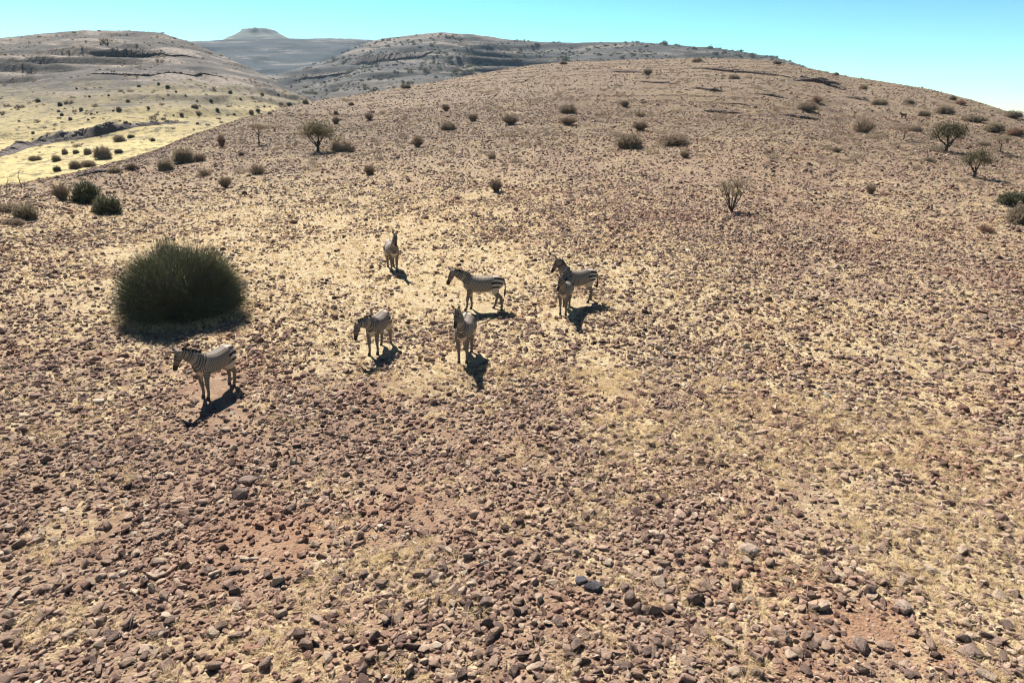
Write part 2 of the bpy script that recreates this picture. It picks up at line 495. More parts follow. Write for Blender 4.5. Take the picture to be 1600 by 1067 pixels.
az_front = np.radians(np.arange(-62, 62.01, 0.22))
az_full = np.concatenate([np.radians(np.arange(-180, -62, 4.0)), az_front, np.radians(np.arange(64, 180.01, 4.0))])
rr = np.concatenate([np.linspace(0.02, 6, 8), np.geomspace(6.4, 330, 330), np.geomspace(345, 9000, 40)])
ground = polar_mesh('ground', ground_z, az_full, rr, M_GROUND, {
    'grass': grass_d, 'red': red_d, 'far': lambda x, y: np.clip((np.hypot(x, y) - 40) / 50, 0, 1)})
tag(ground, kind='structure')
hill = polar_mesh('hillside', hill_z, np.linspace(hill_z.az[0], hill_z.az[1], 420), np.concatenate([np.geomspace(60, 560, 340), np.geomspace(565, 800, 20)]), M_HILL)
tag(hill, kind='structure')
ridge = polar_mesh('ridge', ridge_z, np.linspace(ridge_z.az[0], ridge_z.az[1], 420), np.concatenate([np.geomspace(420, 1010, 200), np.geomspace(1015, 1400, 15)]), M_RIDGE)
tag(ridge, kind='structure')
rangeo = polar_mesh('mountain_range', range_z, np.linspace(range_z.az[0], range_z.az[1], 300), np.concatenate([np.geomspace(950, 2010, 160), np.geomspace(2020, 2800, 12)]), M_RANGE)
tag(rangeo, kind='structure')

def make_butte():
    d = 2600.0
    a, e = px_azel(405, 63)
    cx, cy = math.sin(a) * d, math.cos(a) * d
    pxm = d / FPX * 0.985 * 0.84
    prof = [(-75, -14), (-52, 0), (-42, 4), (-30, 10.5), (-27, 13.5), (-23, 15), (-15, 16.6), (0, 17.2)]
    verts = []; faces = []
    n = 60
    ztop0 = CAM_H + d * math.tan(float(e))
    for k, (rp, hp) in enumerate(prof):
        for i in range(n):
            th = 2 * math.pi * i / n
            nz = float(fbm(np.array([math.cos(th) * 3 + k * .3]), np.array([math.sin(th) * 3]), 1.0, 3, 5)[0])
            rad = abs(rp) * pxm * (1 + 0.10 * nz)
            verts.append((cx + math.cos(th) * rad * (1.08 if math.cos(th) > 0 else 0.94), cy + math.sin(th) * rad, ztop0 + hp * pxm + nz * 2.5))
    for k in range(len(prof) - 1):
        for i in range(n):
            j = (i + 1) % n
            faces.append((k * n + i, k * n + j, (k + 1) * n + j, (k + 1) * n + i))
    o = link('butte', mesh_np('butte', verts, faces, M_BUTTE, True))
    tag(o, kind='structure')
make_butte()

# ------------------------------------------------------------------ zebras
def loft(V, F, pts, radii, hint=(0, 0, 1), seg=14):
    pts = [Vector(p) for p in pts]
    base = len(V)
    for i, p in enumerate(pts):
        t = (pts[min(i + 1, len(pts) - 1)] - pts[max(i - 1, 0)]).normalized()
        h = Vector(hint)
        s = h.cross(t)
        if s.length < 1e-3: s = Vector((0, 1, 0))
        s.normalize()
        up = t.cross(s).normalized()
        w, hh = radii[i] if hasattr(radii[i], '__len__') else (radii[i], radii[i])
        for k in range(seg):
            a = 2 * math.pi * k / seg
            V.append(p + s * (w * math.cos(a)) + up * (hh * math.sin(a)))
    n = len(pts)
    for i in range(n - 1):
        for k in range(seg):
            k2 = (k + 1) % seg
            F.append((base + i * seg + k, base + i * seg + k2, base + (i + 1) * seg + k2, base + (i + 1) * seg + k))
    F.append(tuple(base + k for k in range(seg))[::-1])
    F.append(tuple(base + (n - 1) * seg + k for k in range(seg)))

def seg_dist(P, a, b):
    a = np.array(a); b = np.array(b); ab = b - a
    t = np.clip(((P - a) @ ab) / max(ab @ ab, 1e-9), 0, 1)
    return np.linalg.norm(P - (a + t[:, None] * ab), axis=1), t

M_HIDE = NT('striped_hide'); M_HIDE.color(M_HIDE.attr('coat', True)); M_HIDE.b.inputs['Roughness'].default_value = 0.7; M_HIDE = M_HIDE.m
M_EYE = NT('eye'); M_EYE.color((0.006, 0.005, 0.004)); M_EYE.b.inputs['Roughness'].default_value = 0.15; M_EYE = M_EYE.m

def make_zebra(name, center, heading, label, group=None, cat='zebra', size=1.0, neck=(50, 0), head=(-50, 0), legs=((0, 0), (0, 0), (0, 0), (0, 0)), tail=0.0, voxel=0.0135, plain=None, seed=0):
    """neck: elevation, yaw (deg, + = to its left); head: elevation, yaw; legs FL FR HL HR: (forward shift of the hoof, knee bend)"""
    V = []; F = []
    torso = [(-0.755, 1.06, .07, .07), (-0.71, 1.04, .165, .15), (-0.60, 1.025, .245, .215), (-0.44, 1.00, .280, .25), (-0.22, 0.955, .295, .27), (0.02, 0.93, .305, .285),
             (0.24, 0.945, .310, .27), (0.42, 0.98, .310, .225), (0.56, 1.00, .255, .18), (0.66, 1.00, .16, .12)]
    loft(V, F, [(x, 0, z) for x, z, h, w in torso], [(w, h) for x, z, h, w in torso], seg=18)
    ne, ny = R(neck[0]), R(neck[1])
    nd = Vector((math.cos(ne) * math.cos(ny), math.cos(ne) * math.sin(ny), math.sin(ne)))
    n0 = Vector((0.42, 0, 1.07)); L = 0.66
    mid_dir = (nd + Vector((0.6, 0, 0.45))).normalized()
    n1 = n0 + mid_dir * L * 0.36
    n2 = n1 + nd * L * 0.36
    n3 = n2 + nd * L * 0.30
    neckp = [n0, n1, n2, n3]
    loft(V, F, neckp, [(.145, .255), (.110, .180), (.082, .132), (.068, .100)], seg=14)
    he, hy = R(head[0]), R(head[1])
    hd = Vector((math.cos(he) * math.cos(hy), math.cos(he) * math.sin(hy), math.sin(he)))
    hs = Vector((0, 0, 1)).cross(hd).normalized(); hu = hd.cross(hs).normalized()
    h0 = n3 + nd * 0.02 - hd * 0.07 + hu * 0.015
    hp = [h0 - hu * 0.0, h0 + hd * .11 - hu * .02, h0 + hd * .24 - hu * .03, h0 + hd * .36 - hu * .03, h0 + hd * .47 - hu * .035, h0 + hd * .545 - hu * .04, h0 + hd * .57 - hu * .045]
    loft(V, F, hp, [(.064, .076), (.088, .112), (.078, .106), (.058, .078), (.051, .063), (.050, .056), (.032, .036)], hint=tuple(hu), seg=14)
    ears = []
    for s in (1, -1):
        e0 = h0 + hd * .03 + hu * .07 + hs * (.055 * s)
        ed = (hu * 1.0 + hs * (.45 * s) - hd * .35).normalized()
        ep = [e0 - ed * .02, e0 + ed * .05, e0 + ed * .13, e0 + ed * .20]
        loft(V, F, ep, [(.026, .024), (.044, .026), (.040, .022), (.010, .010)], hint=tuple(hd), seg=10)
        ears.append(ep)
    chains = []
    fr = [(0.43, .10, .92, .135), (0.405, .125, .72, .100), (0.425, .125, .56, .066), (0.425, .12, .41, .058), (0.415, .12, .30, .042), (0.41, .12, .15, .040), (0.44, .12, .075, .046), (0.455, .12, 0.0, .060)]
    hi = [(-0.47, .11, .98, .205), (-0.42, .135, .77, .165), (-0.47, .14, .60, .095), (-0.595, .135, .475, .066), (-0.585, .13, .34, .048), (-0.565, .13, .16, .042), (-0.535, .13, .075, .047), (-0.52, .13, 0.0, .061)]
    for li, (side, base) in enumerate(((1, fr), (-1, fr), (1, hi), (-1, hi))):
        dx, bend = legs[li]
        pts = []; rad = []
        for (x, y, z, r_) in base:
            w = (0.98 - z) / 0.98
            px_ = x + dx * w ** 1.2 + bend * math.exp(-((z - .43) / .13) ** 2)
            pz = z + (abs(dx) * 0.04 * (1 - w))
            pts.append((px_, y * side * (1 - 0.1 * w), pz)); rad.append(r_)
        loft(V, F, pts, rad, hint=(1, 0, 0), seg=12)
        chains.append((pts, rad, li))
    tl = [(-0.70, 0, 1.17), (-0.775, 0.02 * tail, 1.10), (-0.815, 0.05 * tail, .95), (-0.815, .08 * tail, .78), (-0.80, .10 * tail, .62), (-0.79, .12 * tail, .47)]
    loft(V, F, tl, [.05, .034, .028, .026, .040, .012], hint=(1, 0, 0), seg=8)

    me0 = bpy.data.meshes.new(name + '_cage')
    me0.from_pydata([tuple(v) for v in V], [], F); me0.update()
    tmp = bpy.data.objects.new('tmp_cage', me0); COL.objects.link(tmp)
    md = tmp.modifiers.new('r', 'REMESH'); md.mode = 'VOXEL'; md.voxel_size = voxel; md.use_smooth_shade = True
    sm = tmp.modifiers.new('s', 'SMOOTH'); sm.factor = 0.5; sm.iterations = 4
    dg = bpy.context.evaluated_depsgraph_get()
    me = bpy.data.meshes.new_from_object(tmp.evaluated_get(dg))
    bpy.data.objects.remove(tmp)
    me.name = name + '_body'
    nv = len(me.vertices)
    P = np.empty(nv * 3, np.float32); me.vertices.foreach_get('co', P); P = P.reshape(-1, 3).astype(float)
    # --- coat
    white = np.array([0.46, 0.375, 0.30]); black = np.array([0.022, 0.016, 0.014])
    best = np.full(nv, 9.0); ph = np.zeros(nv); wid = np.full(nv, 0.0); reg = np.zeros(nv, int)
    def upd(d, phase, w, rid):
        nonlocal best, ph, wid, reg
        k = d < best
        best = np.where(k, d, best); ph = np.where(k, phase, ph); wid = np.where(k, w, wid); reg = np.where(k, rid, reg)
    x, y, z = P.T
    tz = np.interp(x, [t[0] for t in torso], [t[1] for t in torso]); th = np.interp(x, [t[0] for t in torso], [t[2] for t in torso]); tw = np.interp(x, [t[0] for t in torso], [t[3] for t in torso])
    outx = np.maximum(np.maximum(x - 0.60, -0.75 - x), 0) / 0.1
    dt = np.sqrt(((z - tz) / th) ** 2 + (y / tw) ** 2) + outx
    wob = 0.10 * np.sin(z * 9 + seed) + 0.08 * np.sin(x * 7 + seed * 2)
    # flank: narrow upright stripes; haunch: broad arched bars
    flank = (x - 0.22 * (z - .95)) / 0.050 + wob
    rho = np.sqrt((x + 0.50) ** 2 + ((z - 0.50) * 0.92) ** 2)
    haunch = rho / 0.125 + wob * .6
    hz = 1 / (1 + np.exp(-((-x - 0.36) + (1.0 - z) * 0.22 + 0.04 * np.sin(z * 26)) / 0.010))
    phase_t = np.where(hz > 0.5, haunch + 0.25, flank)
    upd(dt * 0.98, phase_t, np.where(hz > .5, -0.05, 0.05), 1)
    s0 = 0.0
    for i in range(3):
        a, b = neckp[i], neckp[i + 1]
        d, t = seg_dist(P, a, b)
        ln = (b - a).length
        upd(d / [.235, .175, .13][i], (s0 + t * ln) / 0.064 + wob, 0.05, 2)
        s0 += ln
    s0 = 0.0
    for i in range(len(hp) - 1):
        a, b = hp[i], hp[i + 1]
        d, t = seg_dist(P, a, b); ln = (b - a).length
        upd(d / [.11, .12, .105, .08, .065, .055][i], (s0 + t * ln) / 0.045, 0.0, np.where(True, 3, 3))
        if i >= 3:
            k = (best == d / [.11, .12, .105, .08, .065, .055][i])
            reg[k & ((s0 + t * ln) > .40)] = 4
        s0 += ln
    for pts, rad, li in chains:
        for i in range(len(pts) - 1):
            a, b = pts[i], pts[i + 1]
            d, t = seg_dist(P, a, b)
            zz = z
            if li >= 2 and i < 2:
                continue
            upd(d / (0.5 * (rad[i] + rad[i + 1])) * (1.12 if i < 2 else 1.0), zz / 0.070 + wob, 0.12, 5)
    for i in range(len(tl) - 1):
        d, t = seg_dist(P, tl[i], tl[i + 1])
        upd(d / .03, t * 0 + z / .05, 0.0, 6 if i < 3 else 7)
    for ep in ears:
        d, t = seg_dist(P, ep[0], ep[3]); upd(d / .045, t, 0.0, 8)
    s = np.sin(ph * 2 * math.pi)
    k = np.clip((s + wid) / 0.55 * 0.5 + 0.5, 0, 1)      # 1 = dark stripe
    soft = np.where((reg == 1) & (hz <= .5), .50, np.where((reg == 2) | (reg == 3), .42, np.where(reg == 5, .60, 1.0)))
    mean = np.where((reg == 2) | (reg == 3), .68, np.where(reg == 5, .66, .58))
    k = np.where(soft < 1, np.clip(mean + (k - .5) * soft, 0, 1), k)
    belly = (reg == 1) & (z < tz - th * 0.72)
    k = np.where(belly, 0.0, k)
    inner = (reg == 5) & (z > .5) & (np.abs(y) < .07)
    k = np.where(inner, 0.1, k)
    k = np.where(reg == 4, 0.97, k)
    k = np.where((reg == 5) & (z < 0.085), 0.98, k)
    k = np.where((reg == 7), 1.0, k)
    k = np.where(reg == 8, np.where(ph > .72, 0.05, np.where(ph > .45, 0.95, 0.4)), k)
    k = np.where((reg == 1) & (np.abs(y) < .022) & (z > tz) & (x < .3), 0.95, k)   # dorsal line
    colr = white[None] * (1 - k[:, None]) + black[None] * k[:, None]
    dusty = np.clip((0.25 - z) / 0.25, 0, 1) * 0.25
    colr = colr * (1 - dusty[:, None]) + np.array([.22, .15, .11])[None] * dusty[:, None]
    colr = np.where(((reg == 3) & (ph > 7.2))[:, None], colr * 0.5 + np.array([.13, .07, .04]) * 0.5, colr)
    if plain is not None:
        colr = np.where((reg == 1)[:, None] & (z < tz - th * .5)[:, None], np.array([.30, .25, .2])[None], np.array(plain)[None] * np.ones((nv, 1)))
    ca = me.attributes.new('coat', 'FLOAT_COLOR', 'POINT')
    ca.data.foreach_set('color', np.concatenate([colr, np.ones((nv, 1))], 1).astype(np.float32).ravel())
    me.materials.clear(); me.materials.append(M_HIDE)
    me.polygons.foreach_set('use_smooth', [True] * len(me.polygons))
    body = link(name, me, loc=(center.x, center.y, gz(center.x, center.y) - 0.012), rot=(0, 0, heading), scale=(size,) * 3)
    tag(body, label, cat, group)
    if plain is None:
        # mane: upright brush of stiff hair along the crest of the neck
        Vm = []; Fm = []; cm = []
        rr_ = random.Random(seed + 5)
        crest = []
        for i in range(3):
            for q in range(14):
                t = q / 14
                c = neckp[i].lerp(neckp[i + 1], t)
                tng = (neckp[i + 1] - neckp[i]).normalized()
                sd = Vector((0, 0, 1)).cross(tng)
                sd = sd.normalized() if sd.length > 1e-3 else Vector((0, 1, 0))
                up = tng.cross(sd).normalized()
                rad = [.255, .180, .132, .100][i] * (1 - t) + [.255, .180, .132, .100][i + 1] * t
                crest.append((c + up * (rad - .03), up, sd, tng))
        crest = crest[8:]
        for q, (c, up, sd, tng) in enumerate(crest):
            for j in range(5):
                o = c + sd * rr_.uniform(-.018, .018) + tng * rr_.uniform(-.012, .012)
                hgt = .10 + rr_.uniform(-.01, .02)
                b = len(Vm)
                Vm += [o + sd * .009, o - sd * .009 + tng * .012, o - sd * .009 - tng * .012, o + up * hgt + tng * rr_.uniform(-.01, .02)]
                Fm += [(b, b + 1, b + 3), (b + 1, b + 2, b + 3), (b + 2, b, b + 3)]
                dark = math.sin(q * 1.0) > -.2
                cm += [(0.45, .40, .34, 1) if not dark else (.03, .023, .02, 1)] * 3 + [(.03, .022, .02, 1)]
        mm = mesh_np(name + '_mane', Vm, Fm, M_HIDE)
        at = mm.attributes.new('coat', 'FLOAT_COLOR', 'POINT')
        at.data.foreach_set('color', np.array(cm, np.float32).ravel())
        link('mane', mm, body)
    for s in (1, -1):
        bm = bmesh.new()
        bmesh.ops.create_icosphere(bm, subdivisions=2, radius=.021)
        em = bpy.data.meshes.new('eye'); bm.to_mesh(em); bm.free(); em.materials.append(M_EYE)
        link('eye', em, body, loc=h0 + hd * .17 + hu * .045 + hs * (.073 * s))
    return body

def at_px(u, v):
    return px_hit(u, v, ground_z)

ZG = None
ZEBRAS = [
    dict(size=.94, center=at_px(341, 613), heading=R(249), label='zebra standing alone at lower left, just in front of the big round bush', neck=(36, -14), head=(-66, -42), legs=((.03, 0), (-.02, 0), (.05, 0), (-.03, 0)), tail=-1),
    dict(center=at_px(614, 422), heading=R(289), label='farthest zebra of the herd, facing the camera with ears pricked', neck=(56, 8), head=(-48, -8), legs=((.02, 0), (-.03, 0), (.05, 0), (-.05, 0)), tail=.5),
    dict(center=at_px(754, 484), heading=R(181), label='zebra walking left in full side view with bold rump bars', neck=(27, 3), head=(-64, 6), legs=((.17, 0.02), (-.03, 0), (-.16, 0), (.14, 0)), tail=0),
    dict(size=.92, center=at_px(593, 547), heading=R(257), label='zebra with its head lowered to graze, left of the zebra facing the camera', neck=(6, -20), head=(-74, -32), legs=((-.05, 0.0), (.12, .03), (-.15, 0), (.12, 0)), tail=.6),
    dict(center=at_px(727, 559), heading=R(265), label='zebra facing the camera with ears up, nearest of the central ones', neck=(62, -16), head=(-54, -6), legs=((-.04, 0), (.06, 0), (.08, 0), (-.12, 0)), tail=.8),
    dict(center=at_px(901, 474), heading=R(203), label='adult zebra at the right of the herd, head raised behind a foal', neck=(62, -6), head=(-60, -16), legs=((.04, 0), (-.05, 0), (.14, 0), (-.12, 0)), tail=.5),
    dict(center=at_px(882, 487), heading=R(258), label='young zebra foal facing the camera in front of the rightmost adult', size=.90, neck=(44, -8), head=(-56, -14), legs=((.02, 0), (-.03, 0), (.04, 0), (-.04, 0)), tail=.2),
]
ZPOS = []
for i, z in enumerate(ZEBRAS):
    make_zebra('zebra' if i != 6 else 'zebra_foal', group='herd of zebras on the stony slope', seed=i * 3 + 1, **z)
    ZPOS.append((z['center'].x, z['center'].y))
make_zebra('antelope', at_px(1411, 186), R(185), 'tiny dark four legged animal far up the right slope', None, 'animal', .62, (40, 0), (-30, 0), ((.02, 0), (-.02, 0), (.03, 0), (-.03, 0)), 0, .03, (.07, .045, .03), 40)

# ------------------------------------------------------------------ shrubs and trees
def tube(V, F, pts, r0, r1, seg=3):
    b = len(V); n = len(pts)
    for i, p in enumerate(pts):
        t = (pts[min(i + 1, n - 1)] - pts[max(i - 1, 0)])
        t = t.normalized() if t.length > 1e-6 else Vector((0, 0, 1))
        s = t.cross(Vector((.31, .77, .2))).normalized(); u = t.cross(s)
        r = r0 + (r1 - r0) * i / (n - 1)
        for k in range(seg):
            a = 2 * math.pi * k / seg
            V.append(p + s * (r * math.cos(a)) + u * (r * math.sin(a)))
    for i in range(n - 1):
        for k in range(seg):
            k2 = (k + 1) % seg
            F.append((b + i * seg + k, b + i * seg + k2, b + (i + 1) * seg + k2, b + (i + 1) * seg + k))

def leaf(V, F, p, size, rd):
    a = Vector((rd.gauss(0, 1), rd.gauss(0, 1), rd.gauss(0, 1))).normalized()
    b = a.cross(Vector((rd.gauss(0, 1), rd.gauss(0, 1), rd.gauss(0, 1)))).normalized()
    k = len(V)
    V += [p - a * size * .5, p + b * size * .28, p + a * size * .5, p - b * size * .28]
    F.append((k, k + 1, k + 2, k + 3))

def stems_dome(n, rad, hgt, r0, r1, seed, spread=0.55, jitter=0.12, lean=1.0):
    """many thin stems rising from a small base and splaying into a dome; unit: metres"""
    rd = random.Random(seed); V = []; F = []; tips = []
    lob = [(rd.uniform(0, 6.28), rd.uniform(.82, 1.12)) for _ in range(5)]
    for i in range(n):
        th = rd.uniform(0, 2 * math.pi)
        q = rd.random() ** 0.55
        el = (math.pi / 2) * (1 - q * 0.98) if lean > .5 else math.pi / 2 * (1 - q * .80)
        lb = 1 + 0.10 * math.sin(th * 3 + lob[0][0]) + 0.07 * math.sin(th * 5 + lob[1][0])
        f = lb * (rd.uniform(.72, 1.0) if rd.random() < .95 else rd.uniform(.95, 1.06))
        ce = math.cos(el) ** .8; se = math.sin(el) ** .8
        tip = Vector((math.cos(th) * ce * rad * f, math.sin(th) * ce * rad * f, max(.04, se * hgt * f)))
        b = Vector((math.cos(th) * rad * spread * q * rd.uniform(.3, 1), math.sin(th) * rad * spread * q * rd.uniform(.3, 1), -0.03))
        m1 = b.lerp(tip, .45) + Vector((rd.gauss(0, jitter * .4), rd.gauss(0, jitter * .4), hgt * .06)) * 1.0
        m2 = b.lerp(tip, .78) + Vector((rd.gauss(0, jitter * .5), rd.gauss(0, jitter * .5), hgt * .04))
        tube(V, F, [b, m1, m2, tip], r0, r1)
        tips.append((m2, tip))
    return V, F, tips

def leaves_on(tips, per, size, seed, spread=.05):
    rd = random.Random(seed); V = []; F = []
    for m2, tip in tips:
        for _ in range(per):
            p = m2.lerp(tip, rd.uniform(-.4, 1.05)) + Vector((rd.gauss(0, spread), rd.gauss(0, spread), rd.gauss(0, spread)))
            if p.z < .02: p.z = .02
            leaf(V, F, p, size * rd.uniform(.6, 1.4), rd)
    return V, F

# big bush beside the foremost zebra
def big_bush():
    p = at_px(288, 490)
    k = scale_at(p)
    root = link('bush', None, loc=(p.x, p.y, p.z))
    tag(root, 'big dark green dome shaped bush at left, by far the largest bush', 'bush')
    rad = 95 / k; hgt = 2.5
    V, F, tips = stems_dome(16000, rad, hgt, .010, .003, 3, spread=.66, jitter=.16)
    link('stems', mesh_np('bush_stems', V, F, M_EUPH), root)
    V2, F2 = leaves_on(tips, 1, .035, 4, .03)
    link('foliage', mesh_np('bush_foliage', V2, F2, M_EUPH), root)
    # dry skirt of straw round the foot
    V3 = []; F3 = []; rd = random.Random(9)
    for i in range(420):
        th = rd.uniform(0, 6.283); q = rad * rd.uniform(.86, 1.12)
        b = Vector((math.cos(th) * q, math.sin(th) * q, -.02))
        tube(V3, F3, [b, b + Vector((rd.gauss(0, .06), rd.gauss(0, .06), rd.uniform(.1, .25))), b + Vector((rd.gauss(0, .16), rd.gauss(0, .16), rd.uniform(.15, .38)))], .005, .002)
    link('dry_skirt', mesh_np('bush_skirt', V3, F3, M_STRAW), root)
    return p, rad
BUSH_P, BUSH_R = big_bush()

# shared shrub meshes, unit radius 1 m, height 1 m
def shrub_meshes(kind, seed):
    if kind == 'dense':
        V, F, tips = stems_dome(520, 1, 1, .016, .007, seed, .5, .10)
        V2, F2 = leaves_on(tips, 6, .10, seed + 1, .06)
    elif kind == 'twiggy':
        V, F, tips = stems_dome(420, 1, 1, .016, .006, seed, .22, .10, .25)
        V2, F2 = leaves_on(tips, 2, .06, seed + 1, .05)
    elif kind == 'sparse':
        V, F, tips = stems_dome(190, 1, 1, .020, .008, seed, .25, .18)
        V2, F2 = leaves_on(tips, 4, .07, seed + 1, .10)
    elif kind == 'flat':
        V, F, tips = stems_dome(480, 1, 1, .018, .008, seed, .75, .10)
        V2, F2 = leaves_on(tips, 4, .10, seed + 1, .07)
    return mesh_np('shrub_stems', V, F, None), mesh_np('shrub_foliage', V2, F2, None)
SH = {}
def shrub(kind, mats, var, p, w, h, label, group=None, rot=None, cat='shrub', name='shrub'):
    key = (kind, var, mats)
    if key not in SH:
        a, b = SHB.setdefault((kind, var), None) or shrub_meshes(kind, 100 + var * 13 + hash(kind) % 1 + len(kind))
        SHB[(kind, var)] = (a, b)
        a = a.copy(); b = b.copy()
        a.materials.append(mats[0]); b.materials.append(mats[1])
        SH[key] = (a, b)
    a, b = SH[key]
    root = link(name, None, loc=p, rot=(0, 0, random.uniform(0, 6.28) if rot is None else rot), scale=(w / 2, w / 2, h))
    tag(root, label, cat, group)
    link('stems', a, root); link('foliage', b, root)
    return root
SHB = {}
TW = (M_TWIG, M_TWIG); OL = (M_TWIG, M_OLIVE); DG = (M_DKGREEN, M_DKGREEN); RT = (M_REDTWIG, M_REDTWIG); OO = (M_OLIVE, M_OLIVE); TD = (M_TWIG, M_DUSTY)

